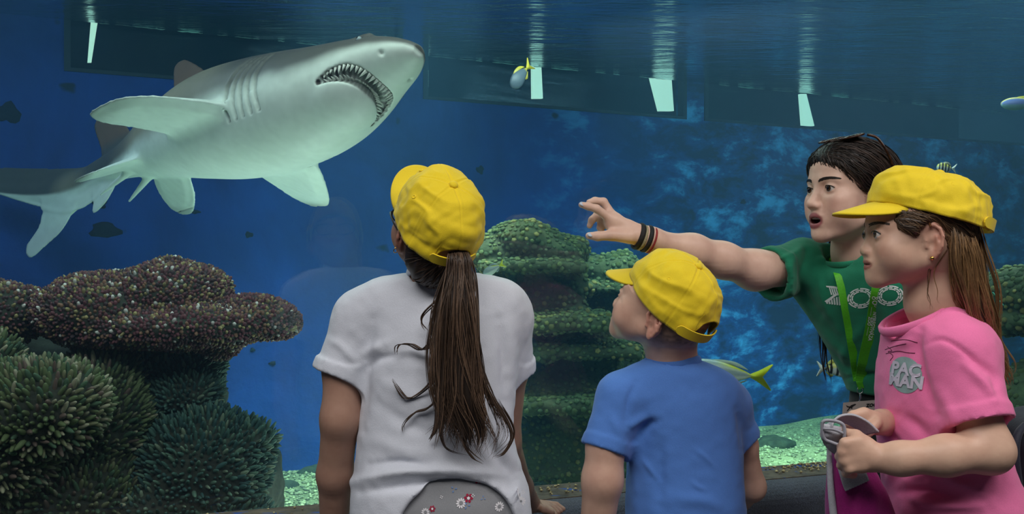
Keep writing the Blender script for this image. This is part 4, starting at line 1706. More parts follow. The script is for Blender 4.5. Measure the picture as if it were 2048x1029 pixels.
def cap(person, fr, a=.104, b=.084, zb=.030, zt=.130, arch=.044, aw=.40, visor_len=.068, visor_drop=.020, visor_tilt=12, front_lift=0.006, strap_tabs=1, seed=0, wr=1.0, eyelets=(1, 2, 4, 5), peak=0.0, visor_half=1.15, strap_ext=.10):
    nt, nv = 216, 46
    th = np.linspace(0, 2 * math.pi, nt, endpoint=False)
    v = np.linspace(0, 1, nv)
    TH, VV = np.meshgrid(th, v, indexing='ij')
    dth = np.abs((TH - math.pi + math.pi) % (2 * math.pi) - math.pi)
    dth = np.abs(np.mod(TH - math.pi + math.pi, 2 * math.pi) - math.pi)       # angle from the back
    ar = arch * np.sqrt(np.clip(1 - (dth / aw) ** 2, 0, 1)) ** 0.9
    # dome by angle phi from the band to the top; the arch lifts the lower edge at the back
    phi_a = np.arcsin(np.clip(ar / (zt - zb), 0, .98))
    phi = phi_a + (math.pi / 2 - phi_a) * VV
    cr = np.cos(phi) ** 0.72
    sz = np.sin(phi) ** 0.95
    fx = np.cos(TH)
    x = a * cr * fx
    y = b * cr * np.sin(TH)
    z = zb + (zt - zb) * sz + front_lift * np.clip(fx, 0, 1) * (1 - sz)
    x += peak * np.clip(fx, 0, 1) ** 2 * np.sin(phi * 2) * 0.8
    z += peak * np.clip(fx, 0, 1) ** 1.5 * np.sin(np.clip(phi * 1.15, 0, math.pi / 2) * 2) * 0.8
    N = np.stack([fx * np.cos(phi), np.sin(TH) * np.cos(phi), np.sin(phi)], -1)
    seam = np.abs(np.mod(TH / (math.pi / 3) + .5, 1) - .5) * (math.pi / 3) * np.cos(phi)
    q = np.stack([x, y, z], -1)
    d = -0.0012 * np.exp(-(seam / .012) ** 2) + 0.0006 * np.exp(-((seam - .03) / .012) ** 2)
    ph = q @ np.array([[.9, .2, .3], [.1, .9, -.2], [-.3, .3, .9]])
    d += wr * (0.0022 * vnoise(ph * [1, 1, 1.8], 26, seed + 1) + 0.0012 * vnoise(ph * [1.8, 1, 1.0], 55, seed + 2)) * np.clip(np.cos(phi) * 1.6, 0, 1)
    rid = 1 - np.abs(vnoise(ph * [1.0, 1.0, 2.2], 17, seed + 5))
    d += wr * 0.0020 * (np.clip(rid, .6, 1) - .6) / .4 * np.clip(np.sin(phi * 2), 0, 1)
    d += 0.0009 * np.exp(-((VV - .10) / .03) ** 2) * (ar < .004)           # sweatband stitching
    q = q + N * d[..., None]
    W = fr.c + (q.reshape(-1, 3) * fr.s) @ fr.R.T
    I, J = np.meshgrid(np.arange(nt), np.arange(nv - 1), indexing='ij')
    F = np.stack([I * nv + J, ((I + 1) % nt) * nv + J, ((I + 1) % nt) * nv + J + 1, I * nv + J + 1], -1).reshape(-1, 4)
    o = part('cap', W, F, M_YEL, person)
    md = o.modifiers.new('cloth_thickness', 'SOLIDIFY')
    md.thickness = .0024
    md.offset = -1
    # visor
    nu, nw = 60, 16
    u = np.linspace(-visor_half, visor_half, nu)
    w_ = np.linspace(0, 1, nw)
    U, Wd = np.meshgrid(u, w_, indexing='ij')
    ln = visor_len * np.clip(np.cos(U / visor_half * math.pi / 2), 0, 1) ** 0.62
    e = 1.0 - 0.045
    bx_, by_ = a * e * np.cos(U), b * e * np.sin(U)
    out = np.stack([np.full_like(U, 1.0), 0.30 * np.sin(U), np.zeros_like(U)], -1)
    out /= np.linalg.norm(out, axis=-1, keepdims=True)
    vx = bx_ + out[..., 0] * ln * Wd
    vy = by_ + out[..., 1] * ln * Wd
    vz = zb + front_lift * np.clip(np.cos(U), 0, 1) + .003 - math.tan(math.radians(visor_tilt)) * ln * Wd - visor_drop * (vy / b) ** 2 * (0.35 + .65 * Wd)
    vz = vz + visor_drop * (by_ / b) ** 2 * .35
    top = np.stack([vx, vy, vz], -1).reshape(-1, 3)
    bot = top - np.array([0, 0, .0042])
    Vv = np.vstack([top, bot])
    k = nu * nw
    Fv = []
    mi = []
    for i in range(nu - 1):
        for j in range(nw - 1):
            p = i * nw + j
            Fv.append([p, p + 1, p + nw + 1, p + nw])
            mi.append(0)
            Fv.append([k + p, k + p + nw, k + p + nw + 1, k + p + 1])
            mi.append(1)
        p = i * nw + nw - 1
        Fv.append([p, k + p, k + p + nw, p + nw])
        mi.append(0)
        p = i * nw
        Fv.append([p, p + nw, k + p + nw, k + p])
        mi.append(0)
    part('visor', fr.c + (Vv * fr.s) @ fr.R.T, np.array(Fv), [M_YEL, M_YELB], o, midx=mi)
    # button on top, eyelets, strap across the back opening
    V, F = lathe(np.array([(.0085, -.003), (.0088, .001), (.0075, .0035), (.004, .0052), (.0005, .0057)]) * fr.s, fr.R, fr.pt((0, 0, zt + .0005 + 0)), 18)
    part('button', V, F, M_YEL, o)
    for kk in eyelets:
        tt = math.pi / 6 + kk * math.pi / 3
        ph0 = math.radians(42)
        c = np.array([a * math.cos(ph0) ** .72 * math.cos(tt), b * math.cos(ph0) ** .72 * math.sin(tt), zb + (zt - zb) * math.sin(ph0) ** .95])
        nn = nrm([math.cos(tt) * math.cos(ph0), math.sin(tt) * math.cos(ph0), math.sin(ph0)])
        R = fr.R @ frame(np.cross(nn, [0, 0, 1.0]), nn)
        V, F = lathe(np.array([(.0020, -.001), (.0024, .0016), (.0040, .0018), (.0046, .0002), (.0046, -.001)]) * fr.s, R, fr.pt(c + nn * .0012), 14)
        part('eyelet', V, F, M_YEL, o)
    ns = 36
    s_ = np.linspace(-aw - strap_ext, aw + .10, ns)
    rows = []
    for i, t in enumerate(s_):
        end = min(1.0, math.sqrt(max(0.0, 1 - (1 - min(i, ns - 1 - i) / 2.5) ** 2)) if min(i, ns - 1 - i) < 2.5 else 1.0)
        hz = .0105 * max(end, .25)
        o_ = 1.014 + .010 * math.sin(min(i, 6) / 6 * 1.57)
        px, py = -a * o_ * math.cos(t), -b * o_ * math.sin(t) * strap_tabs
        nx, ny = -math.cos(t), -math.sin(t) * strap_tabs
        for dz, dn in ((-hz, 0), (hz, 0), (hz, .0026), (-hz, .0026)):
            rows.append([px + nx * dn, py + ny * dn, zb + .0115 + dz])
    F = []
    for i in range(ns - 1):
        for j in range(4):
            F.append([i * 4 + j, i * 4 + (j + 1) % 4, i * 4 + 4 + (j + 1) % 4, i * 4 + 4 + j])
    F += [[0, 1, 2, 3], [ns * 4 - 4, ns * 4 - 1, ns * 4 - 2, ns * 4 - 3]]
    so = part('strap', fr.c + (np.array(rows) * fr.s) @ fr.R.T, F, M_YEL, o, smooth=False)
    return o


# --- T-shirts
def pxz(V):
    """photo-plane coordinates of points (used to sculpt folds on the side that faces the visitors' camera)"""
    return CX + V[:, 0] / V[:, 1] * FPX, CY - (V[:, 2] - CAMZ) / V[:, 1] * FPX


def fold(V, N, lines, fine=0.0012, seed=0):
    """ridges (+) and creases (-): (pixel polyline, width px, height m)"""
    px, py = pxz(V)
    d = np.zeros(len(V))
    face = np.clip(-N[:, 1] * 2.5 + 0.6, 0, 1)
    for pts, w, h in lines:
        p = spline(pts, 24)
        best = np.full(len(V), 1e9)
        along = np.zeros(len(V))
        for i in range(len(p) - 1):
            a, b = p[i], p[i + 1]
            e = b - a
            t = np.clip(((px - a[0]) * e[0] + (py - a[1]) * e[1]) / (e @ e + 1e-9), 0, 1)
            q = (px - a[0] - t * e[0]) ** 2 + (py - a[1] - t * e[1]) ** 2
            m = q < best
            best = np.where(m, q, best)
            along = np.where(m, (i + t) / (len(p) - 1), along)
        d += h * np.exp(-best / w ** 2) * np.sin(np.clip(along, 0.06, .94) * math.pi) ** .6 * face
    d += fine * vnoise(V * [1, 1, .7], 22, seed) + fine * .6 * vnoise(V, 60, seed + 1)
    return V + N * d[:, None]


def shirt(person, mat, body, sleeves, neck, folds, h=0.0042, kt=0.035, cut=(), fine=0.0012, seed=0, extra=(), hem_cut=True, cuff=0.004):
    """body: list of prims; sleeves: (points, radii, wall); neck: (centre, dir, radius)"""
    allp = list(body)
    for pts, rr, wall in sleeves:
        for i in range(len(pts) - 1):
            allp.append(cone(W0, pts[i], pts[i + 1], rr[i], rr[i + 1]))
    lo = np.min([p[1] for p in allp], 0) - .04
    hi = np.max([p[2] for p in allp], 0) + .04
    Fd = Field(*(axis(lo[i], hi[i], h) for i in range(3)))
    for pts, rr, wall in sleeves:
        chain(Fd, pts, rr, 0.02)
        a, b = np.asarray(pts[-2], float), np.asarray(pts[-1], float)
        n = nrm(b - a)
        Fd.add(cyl(b - n * .026, b + n * .002, rr[-1] + cuff), 0.004)
        Fd.sub(cyl(b, b + n * .14, rr[-1] * 1.5 + .02), 0.0)
        Fd.sub(cyl(b - n * .045, b + n * .05, rr[-1] - .010, rr[-1] - .0055), 0.003)
    for p in body:
        Fd.add(p, kt)
    for p in extra:
        Fd.add(*p)
    c, d, r = neck
    c, d = np.asarray(c, float), nrm(d)
    Fd.sub(cyl(c - d * .03, c + d * .12, r, r * 1.15), 0.004)
    for p in cut:
        Fd.sub(*p)
    V, Q = Fd.mesh(2)
    V = fold(V, vnormals(V, Q), [(a_, b_, c_ * 1.3) for a_, b_, c_ in folds], fine, seed)
    return part('shirt', V, Q, mat, person), (V, Q)


def ring(parent, name, c, d, ra, rb, e1, r, mat, flat=1.0, n=48):
    """a rib (collar): closed tube round an ellipse"""
    d = nrm(d)
    e1 = nrm(np.asarray(e1, float) - d * np.dot(d, e1))
    e2 = np.cross(d, e1)
    t = np.linspace(0, 2 * math.pi, n, endpoint=False)
    p = np.asarray(c) + ra * np.cos(t)[:, None] * e1 + rb * np.sin(t)[:, None] * e2
    nn = np.cos(t)[:, None] * e1 + np.sin(t)[:, None] * e2
    V, k = [], 8
    for a in np.linspace(0, 2 * math.pi, k, endpoint=False):
        V.append(p + nn * (r * math.cos(a)) + d * (r * flat * math.sin(a)))
    V = np.stack(V, 1).reshape(-1, 3)
    I, J = np.meshgrid(np.arange(n), np.arange(k), indexing='ij')
    F = np.stack([I * k + J, ((I + 1) % n) * k + J, ((I + 1) % n) * k + (J + 1) % k, I * k + (J + 1) % k], -1).reshape(-1, 4)
    return part(name, V, F, mat, parent)


def text_polys(body, size=1.0, shear=0.0, bold=0.0):
    cu = bpy.data.curves.new('t', 'FONT')
    cu.body = body
    cu.size = size
    cu.shear = shear
    cu.offset = bold
    cu.align_x, cu.align_y = 'CENTER', 'CENTER'
    cu.resolution_u = 3
    ob = bpy.data.objects.new('t', cu)
    COL.objects.link(ob)
    dg = bpy.context.evaluated_depsgraph_get()
    dg.update()
    me = ob.evaluated_get(dg).to_mesh()
    V = np.array([v.co[:] for v in me.vertices])
    F = [list(p.vertices) for p in me.polygons]
    ob.evaluated_get(dg).to_mesh_clear()
    bpy.data.objects.remove(ob)
    bpy.data.curves.remove(cu)
    return V, F


def stick(name, V2, F, bvh, o, ex, ey, mat, parent, off=0.0014, thick=0.0006, back=0.06):
    """lay flat print (2d verts) on a surface: plane origin o, axes ex, ey; projected along the plane normal"""
    ex, ey = nrm(ex), nrm(ey)
    ey = nrm(ey - ex * np.dot(ex, ey))
    nn = np.cross(ex, ey)
    W = []
    for x, y in np.asarray(V2)[:, :2]:
        p = np.asarray(o) + ex * x + ey * y
        hit = bvh.ray_cast(Vector(p + nn * back), Vector(-nn), back * 2.5)
        W.append((np.array(hit[0]) if hit[0] else p) + nn * off)
    return part(name, np.array(W), F, mat, parent, smooth=False)


def disc_grid(rx, ry, n=14, ns=28):
    V, F = [[0, 0]], []
    for i in range(1, n + 1):
        for j in range(ns):
            a = 2 * math.pi * j / ns
            V.append([rx * i / n * math.cos(a), ry * i / n * math.sin(a)])
    for j in range(ns):
        F.append([0, 1 + j, 1 + (j + 1) % ns])
    for i in range(n - 1):
        for j in range(ns):
            F.append([1 + i * ns + j, 1 + (i + 1) * ns + j, 1 + (i + 1) * ns + (j + 1) % ns, 1 + i * ns + (j + 1) % ns])
    return V, F


def comb(name, V, Q, starts, target, parent, rgb_a, rgb_b, steps=16, step=.011, r=.0011, lift=.0012, seed=0, pw=1.0):
    """strands that hug a sculpted hair volume, combed towards target(p)"""
    bvh = BVHTree.FromPolygons([tuple(v) for v in V], [tuple(map(int, q)) for q in Q])
    rg = np.random.default_rng(seed)
    L, C = [], []
    for s in starts:
        p = Vector(s)
        path = []
        lf = lift * rg.uniform(.3, 1.8)
        for k in range(steps):
            loc, nn, _, _ = bvh.find_nearest(p)
            p = loc + nn * (lf * min(1, (k + 1) / 3))
            path.append(np.array(p))
            d = Vector(target(np.array(p))) - p
            d.normalize()
            d += Vector(rg.normal(0, .10, 3))
            d -= nn * d.dot(nn)
            if d.length < 1e-3:
                d = Vector((0, 0, -1))
            d.normalize()
            p = p + d * step
        L.append(path)
        k = rg.uniform(0, 1) ** pw
        C.append(srgb(*rgb_a) * (1 - k) + srgb(*rgb_b) * k)
    t = np.linspace(0, 1, steps)
    R = r * rg.uniform(.5, 1.3, (len(L), 1)) * np.clip(np.minimum(.3 + t * 5, (1.05 - t) * 4), .15, 1)[None]
    Vv, F, c = tubes(L, R, 4, C)
    return part(name, Vv, F, M_HAIR, parent, col=c)
# ================================================================== the girl in the white T-shirt (seen from behind)
SK_A, SK_B, SK_C, SK_W = srgb(180, 142, 122), srgb(216, 176, 154), srgb(214, 176, 152), srgb(224, 188, 168)
LIP = srgb(168, 88, 88)


def bodygrid(pts, lo_pad, hx, dense, hd):
    pts = np.array(pts)
    lo, hi = pts.min(0) - lo_pad, pts.max(0) + lo_pad
    return [axis(lo[i], hi[i], hx, dense[i], hd) for i in range(3)]


Y1 = 1.85
g1 = thing('person', 'child in a white T-shirt and yellow cap, long brown ponytail, back turned to us', 'person', P(880, 1180, 1.90) * [1, 1, 0])
cf = Fr(P(868, 470, 1.84), frame([-.315, .61, .727], [.33, -.655, .68]), .98)
CP1 = dict(zb=.026, zt=.134, a=.107, b=.0855)
hf = Fr(P(866, 474, 1.84), frame([-.40, .72, .54], [.2, -.4, .8]), .92)
dn = [(hf.c[i] - .13, hf.c[i] + .13) for i in range(3)]
hand1 = P(1090, 1012, 2.32)
pts = [hf.c, P(640, 1060, 1.95), P(1060, 1060, 1.95), P(700, 560, 1.85), hand1 + [.07, .05, 0], P(880, 1100, 1.75)]
Fd = Field(*bodygrid(pts, .09, .008, [[dn[0], (hand1[0] - .09, hand1[0] + .09)], [dn[1], (hand1[1] - .1, hand1[1] + .1)], [dn[2], (hand1[2] - .05, hand1[2] + .06)]], .0026))
head(Fd, hf, child=.7, ears=(1, -1), flare=30)
chain(Fd, [hf.pt((-.03, 0, -.02)), P(878, 535, 1.87), P(880, 600, 1.90)], [.050, .050, .06], .03)
Fd.add(loft([(P(880, 585, 1.90), .12, .06), (P(878, 700, 1.90), .12, .075), (P(874, 860, 1.89), .12, .08), (P(880, 1060, 1.88), .135, .09)], [1, 0, 0], [0, 1, 0], [0, 0, 1]), .03)
chain(Fd, [P(745, 615, 1.90), P(688, 735, 1.89), P(681, 838, 1.88), P(670, 950, 1.92), P(668, 1075, 1.98)], [.044, .040, .037, .034, .028], .02)
chain(Fd, [P(1005, 620, 1.93), P(1020, 740, 1.98), P(1008, 880, 2.04), P(1040, 975, 2.18), P(1062, 1008, 2.27)], [.042, .036, .034, .028, .023], .02)
Fd.add(ell(W0, P(1078, 1013, 2.30), (.034, .030, .014)), .012)
for i in range(4):
    a = P(1090, 1008 + 3 * i, 2.335 - .018 * i)
    b = P(1112 - 3 * i, 1011 + 4 * i, 2.335 - .020 * i)
    c = P(1126 - 5 * i, 1019 + 4 * i, 2.33 - .022 * i)
    chain(Fd, [a, b, c], [.0088, .0080, .0066], .004)
chain(Fd, [P(1072, 1012, 2.27), P(1088, 1020, 2.25), P(1104, 1026, 2.25)], [.010, .009, .0075], .004)
V, Q = Fd.mesh(1)
C = head_color(V, hf, SK_A, LIP, .7)
part('body', tuck(V, cf, **CP1), Q, M_SKIN, g1, col=C)
M_WHITE = cloth('white_jersey', srgb(216, 220, 230), 500, 0.9, 0.05, 0.3)
rows = [(P(884, 548, 1.89), .070, .055), (P(884, 562, 1.90), .130, .070), (P(882, 590, 1.905), .162, .085), (P(880, 640, 1.905), .165, .098), (P(878, 700, 1.90), .160, .104), (P(876, 780, 1.895), .155, .105),
        (P(872, 860, 1.89), .155, .105), (P(875, 930, 1.885), .163, .112), (P(881, 985, 1.88), .176, .122), (P(884, 1075, 1.88), .180, .125)]
body = [loft(rows, [1, 0, 0], [0, 1, 0], [0, 0, 1], 2.3)]
slv = [([P(770, 610, 1.90), P(718, 640, 1.90), P(678, 752, 1.89)], [.050, .051, .050], .004),
       ([P(985, 612, 1.92), P(1015, 640, 1.94), P(1026, 742, 1.98)], [.050, .047, .044], .004)]
folds = [([(705, 965), (800, 945), (900, 942), (1010, 950)], 11, .010), ([(720, 985), (820, 972), (920, 966)], 9, -.007),
         ([(722, 720), (742, 700), (770, 690)], 10, .006), ([(735, 735), (760, 718), (800, 712)], 8, -.006),
         ([(745, 640), (735, 700), (728, 760), (724, 860)], 12, -.008), ([(760, 760), (830, 800), (920, 830)], 18, .004), ([(740, 800), (820, 850), (900, 880)], 14, -.004),
         ([(730, 870), (800, 900), (880, 915)], 16, .004), ([(1000, 640), (1010, 720), (1012, 800)], 12, -.007), ([(990, 830), (1010, 900), (1040, 950)], 16, .006),
         ([(660, 680), (690, 700), (715, 735)], 9, .004), ([(800, 560), (850, 575), (900, 570)], 12, .003), ([(960, 860), (1000, 920), (1030, 960)], 10, -.006), ([(740, 930), (800, 925), (860, 935)], 7, -.005)]
cutp = P(917, 1087, 1.74)
_, sm1 = shirt(g1, M_WHITE, body, slv, (P(876, 541, 1.872), nrm([-.05, .25, 1]), .056), folds, seed=3, fine=.0016,
               cut=[(ell(W0, cutp, (.119, .16, .112)), .004)], cuff=.006)
ring(g1, 'collar', P(876, 546, 1.874), nrm([-.05, .25, 1]), .0575, .0565, [1, 0, 0], .0055, M_WHITE, 1.6)
# grey shorts with flowers
M_SHORT = cloth('grey_flowered_cotton', srgb(136, 138, 142), 600, 0.85, 0.07, 0.2)
Fs = Field(*(axis(a, b, .008) for a, b in zip(P(690, 1150, 1.70), (P(1080, 900, 1.70)[0], 2.06, P(1080, 900, 1.70)[2]))))
Fs.add(loft([(P(886, 925, 1.885), .138, .100), (P(888, 960, 1.885), .148, .107), (P(888, 1000, 1.88), .156, .113), (P(888, 1050, 1.88), .164, .118), (P(888, 1130, 1.88), .166, .12)], [1, 0, 0], [0, 1, 0], [0, 0, 1], 2.3))
Vs, Qs = Fs.mesh(1)
Vs = fold(Vs, vnormals(Vs, Qs), [([(1030, 975), (1045, 1000), (1050, 1040)], 8, .004)], .001, 8)
sh_o = part('shorts', Vs, Qs, M_SHORT, g1)
bv = BVHTree.FromPolygons([tuple(v) for v in Vs], [tuple(map(int, q)) for q in Qs])
M_PETAL = plain('printed_petal_white', srgb(226, 224, 228), 0.85, 200, 0.05, 0)
M_PRED = plain('printed_flower_red', srgb(160, 22, 60), 0.85, 200, 0.05, 0)
M_PBLU = plain('printed_leaf_blue', srgb(108, 140, 190), 0.85, 200, 0.05, 0)


def daisy(npet, L, wd, off=0.0):
    V, F = [], []
    for k in range(npet):
        a = off + 2 * math.pi * k / npet
        ca, sa = math.cos(a), math.sin(a)
        b = len(V)
        for r, q in ((.28, 0), (.6, wd), (.9, wd * .8), (1.0, 0), (.9, -wd * .8), (.6, -wd)):
            V.append([L * (r * ca - q * sa), L * (r * sa + q * ca)])
        F.append(list(range(b, b + 6)))
    return V, F


def dot2(r, n=10, cx=0, cy=0):
    return [[cx + r * math.cos(2 * math.pi * i / n), cy + r * math.sin(2 * math.pi * i / n)] for i in range(n)], [list(range(n))]


for px, py, L, kind in ((987, 982, .0105, 0), (920, 1017, .0095, 0), (1042, 1003, .009, 0), (998, 1030, .009, 0), (935, 1008, .0085, 1), (955, 972, .009, 1), (1012, 986, .0035, 2), (944, 1004, .0035, 2), (880, 1005, .003, 2), (862, 1027, .006, 1), (1046, 985, .004, 2), (905, 990, .004, 3), (932, 1022, .004, 3), (1005, 1004, .004, 3), (965, 1010, .003, 3), (848, 1034, .008, 0), (1035, 1026, .008, 1)):
    o = P(px, py, 1.74)
    if kind == 0:
        V2, F2 = daisy(11, L, .17, px)
        f = stick('flower_print', V2, F2, bv, o, [1, 0, 0], [0, 0, 1], M_PETAL, sh_o, .0012, back=.12)
        V2, F2 = dot2(L * .26)
        stick('flower_print', V2, F2, bv, o, [1, 0, 0], [0, 0, 1], M_SHORT, sh_o, .0016, back=.12)
    elif kind == 1:
        V2, F2 = daisy(6, L, .3, px)
        stick('flower_print', V2, F2, bv, o, [1, 0, 0], [0, 0, 1], M_PRED, sh_o, .0012, back=.12)
        V2, F2 = dot2(L * .33)
        stick('flower_print', V2, F2, bv, o, [1, 0, 0], [0, 0, 1], M_PETAL, sh_o, .0016, back=.12)
    else:
        V2, F2 = daisy(4, L, .35, px) if kind == 2 else daisy(3, L * 1.6, .2, px)
        stick('flower_print', V2, F2, bv, o, [1, 0, 0], [0, 0, 1], M_PETAL if kind == 2 else M_PBLU, sh_o, .0012, back=.12)
cap(g1, cf, seed=1, wr=1.9, zb=.026, zt=.134, arch=.036, aw=.46, a=.107, b=.0855, visor_len=.066, visor_tilt=0, visor_drop=.020, eyelets=(0, 1, 4, 5))
# head hair below the cap, then the ponytail
BR_A, BR_B = (46, 34, 27), (110, 86, 68)
Fh = Field(*(axis(hf.c[i] - .14, hf.c[i] + .14, .004) for i in range(3)))
Fh.add(ell(hf, (-.014, 0, .030), (.090, .0765, .070)))
Fh.add(ell(hf, (-.054, 0, -.022), (.048, .062, .058)), .03)
Fh.add(ell(hf, (-.046, 0, -.034), (.043, .058, .042)), .03)
Fh.sub(ell(hf, (.085, 0, -.03), (.080, .12, .085)), .01)
for s in (1, -1):
    Fh.sub(ell(hf, (.002, s * .085, -.006), (.024, .030, .036)), .008)
Vh, Qh = Fh.mesh(1)
Vh = tuck(Vh, cf, **CP1)
q = hf.inv(Vh)
Vh = Vh + vnormals(Vh, Qh) * (.0014 * np.sin(vnoise(Vh, 20, 2) * 9 + q[:, 1] * 500))[:, None]
part('hair', Vh, Qh, M_HAIR, g1, col=np.repeat(srgb(*BR_A)[None] * 1.2, len(Vh), 0))
comb('hair_strands', Vh, Qh, Vh[rng.choice(len(Vh), 240)], lambda p: P(920, 500, 1.74), g1, (34, 25, 20), (92, 70, 54), 12, .010, .0009, seed=2)
Yp = 1.725
GU = [[P(908, 506, 1.80), P(908, 510, 1.748), P(904, 545, 1.740), P(890, 600, Yp + .02), P(872, 680, Yp + .03), P(868, 760, Yp + .03), P(862, 830, Yp + .03), P(835, 860, Yp + .035)],
      [P(914, 504, 1.80), P(914, 508, 1.745), P(918, 550, 1.735), P(915, 620, Yp), P(915, 720, Yp), P(920, 800, Yp), P(930, 870, Yp), P(958, 925, Yp + .015)],
      [P(922, 505, 1.80), P(926, 509, 1.748), P(936, 550, 1.745), P(950, 620, Yp + .01), P(968, 720, Yp + .02), P(985, 800, Yp + .02), P(1012, 860, Yp + .03), P(1000, 915, Yp + .03)],
      [P(918, 504, 1.80), P(920, 508, 1.745), P(928, 555, 1.735), P(940, 640, Yp), P(950, 740, Yp), P(965, 820, Yp), P(990, 880, Yp + .01), P(975, 920, Yp + .02)],
      [P(910, 505, 1.80), P(910, 509, 1.745), P(907, 550, 1.74), P(895, 620, Yp), P(893, 720, Yp), P(898, 800, Yp), P(905, 860, Yp), P(920, 905, Yp + .01)]]
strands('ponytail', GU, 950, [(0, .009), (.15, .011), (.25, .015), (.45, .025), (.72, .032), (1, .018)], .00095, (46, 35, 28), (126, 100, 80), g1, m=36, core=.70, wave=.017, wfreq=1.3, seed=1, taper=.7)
# loose curls on the left
LC = [[P(900, 560, 1.745), P(872, 600, 1.76), P(842, 630, 1.775), P(838, 650, 1.78), P(850, 668, 1.78)],
      [P(888, 660, 1.75), P(850, 700, 1.775), P(820, 690, 1.78), P(796, 692, 1.785), P(790, 712, 1.785)],
      [P(880, 720, 1.75), P(868, 760, 1.775), P(838, 790, 1.78), P(812, 800, 1.785), P(790, 775, 1.785), P(782, 760, 1.785)],
      [P(885, 760, 1.75), P(870, 800, 1.77), P(850, 820, 1.775), P(825, 828, 1.78), P(806, 850, 1.785), P(804, 870, 1.785)],
      [P(880, 800, 1.75), P(875, 840, 1.76), P(868, 870, 1.77), P(856, 885, 1.775)],
      [P(985, 800, 1.745), P(1015, 850, 1.76), P(1020, 880, 1.765), P(1005, 910, 1.765), P(985, 918, 1.765)],
      [P(935, 850, 1.74), P(930, 890, 1.745), P(945, 915, 1.75), P(965, 930, 1.755)],
      [P(905, 780, 1.74), P(885, 830, 1.75), P(880, 870, 1.755), P(895, 900, 1.76), P(940, 915, 1.76)]]
for i, g in enumerate(LC):
    strands('hair_lock', [g, [np.array(p) + [.006, 0, .005] for p in g]], 16, [(0, .008), (.5, .005), (1, .002)], .0010, BR_A, BR_B, g1, m=26, wave=.002, wfreq=1.5, seed=40 + i, taper=.8)
# glasses arm and lens edge, earring
M_FRAMEB = plain('glasses_frame', srgb(34, 26, 28), 0.3, 40, 0.2, 0)
M_GOLD = plain('gold', srgb(212, 170, 90), 0.25, 60, 0.1, 0, Metallic=1.0)
V, F = tube1([hf.pt((.000, .078, .010)), hf.pt((.045, .078, .012)), hf.pt((.078, .072, .012)), hf.pt((.086, .062, .010))], .0016, 20, 8)
gl = part('glasses', V, F, M_FRAMEB, g1)
for s in (1, -1):
    ring(gl, 'lens_rim', hf.pt((.088, s * .034, .004)), hf.R[:, 0], .027, .021, hf.R[:, 1], .0018, M_FRAMEB)
e = hf.pt((-.002, .077, -.030))
ring(g1, 'earring', e, hf.R[:, 0] + hf.R[:, 1] * .4, .0065, .0065, hf.R[:, 2], .0009, M_GOLD, n=20)
print('girl1', time.time() - T_START)

# ================================================================== the boy in blue
b1 = thing('person', 'short-haired child in a blue T-shirt and yellow cap between the others', 'person', P(1360, 1180, 2.0) * [1, 1, 0])
cb = Fr(P(1324, 627, 1.96), frame([-.53, .52, .67], [.48, -.46, .74]), .99)
CP2 = dict(zb=.026, zt=.132, a=.108, b=.086)
hb = Fr(P(1317, 628, 1.96), frame([-.807, .454, .375], [.35, -.2, .9]), .96)
dn = [(hb.c[i] - .13, hb.c[i] + .13) for i in range(3)]
pts = [hb.c, P(1160, 1080, 1.9), P(1530, 1080, 2.05), P(1480, 1010, 2.3)]
Fd = Field(*bodygrid(pts, .09, .008, [[d] for d in dn], .0024))
head(Fd, hb, child=1.0, flare=6, ear_big=1.05, ear_x=-.020, ear_z=-.010)
chain(Fd, [hb.pt((-.030, 0, -.015)), P(1342, 705, 1.98), P(1350, 770, 1.99)], [.050, .046, .055], .03)
Fd.add(loft([(P(1352, 770, 1.99), .09, .055), (P(1365, 850, 1.99), .10, .06), (P(1370, 1080, 1.98), .105, .07)], [1, 0, 0], [0, 1, 0], [0, 0, 1]), .03)
chain(Fd, [P(1245, 800, 1.95), P(1212, 890, 1.925), P(1205, 960, 1.92), P(1190, 1090, 1.95)], [.038, .0375, .039, .033], .02)
chain(Fd, [P(1455, 810, 2.02), P(1488, 890, 2.055), P(1503, 975, 2.09), P(1470, 1015, 2.22)], [.034, .027, .029, .024], .02)
V, Q = Fd.mesh(1)
C = head_color(V, hb, SK_B, srgb(186, 110, 104), 1.0)
q = hb.inv(V)
buzz = np.clip((-.012 - q[:, 0]) / .02, 0, 1) * np.clip((q[:, 2] + .055 + .25 * (q[:, 0] + .06)) / .02, 0, 1) * (np.abs(q[:, 1]) < .074) * (q[:, 2] < .12) * (np.abs(q[:, 0]) < .13)
front = np.clip((q[:, 2] - .048) / .012, 0, 1) * (np.abs(q) < .14).all(1)
hairm = np.clip(np.maximum(buzz, front) * (0.75 + .25 * vnoise(V, 160, 3)), 0, 1)
C += (srgb(74, 58, 46) - C) * (.85 * hairm)[:, None]
part('body', tuck(V, cb, **CP2), Q, M_SKIN, b1, col=C)
eyes(hb, b1, sides=(1,), dx=.002)
M_BLUE = cloth('blue_jersey', srgb(78, 126, 202), 520, 0.9, 0.06, 0.25)
rows = [(P(1348, 722, 1.985), .061, .058), (P(1350, 738, 1.985), .095, .068), (P(1352, 765, 1.99), .125, .078), (P(1360, 800, 1.99), .128, .085), (P(1367, 860, 1.99), .123, .090), (P(1370, 930, 1.985), .121, .092), (P(1370, 1000, 1.98), .124, .095), (P(1372, 1090, 1.98), .128, .098)]
body = [loft(rows, [1, .12, 0], [-.12, 1, 0], [0, 0, 1], 2.3)]
slv = [([P(1285, 775, 1.965), P(1242, 795, 1.95), P(1208, 902, 1.925)], [.046, .0485, .0465], .004),
       ([P(1430, 790, 2.01), P(1462, 812, 2.03), P(1484, 878, 2.05)], [.042, .040, .037], .004)]
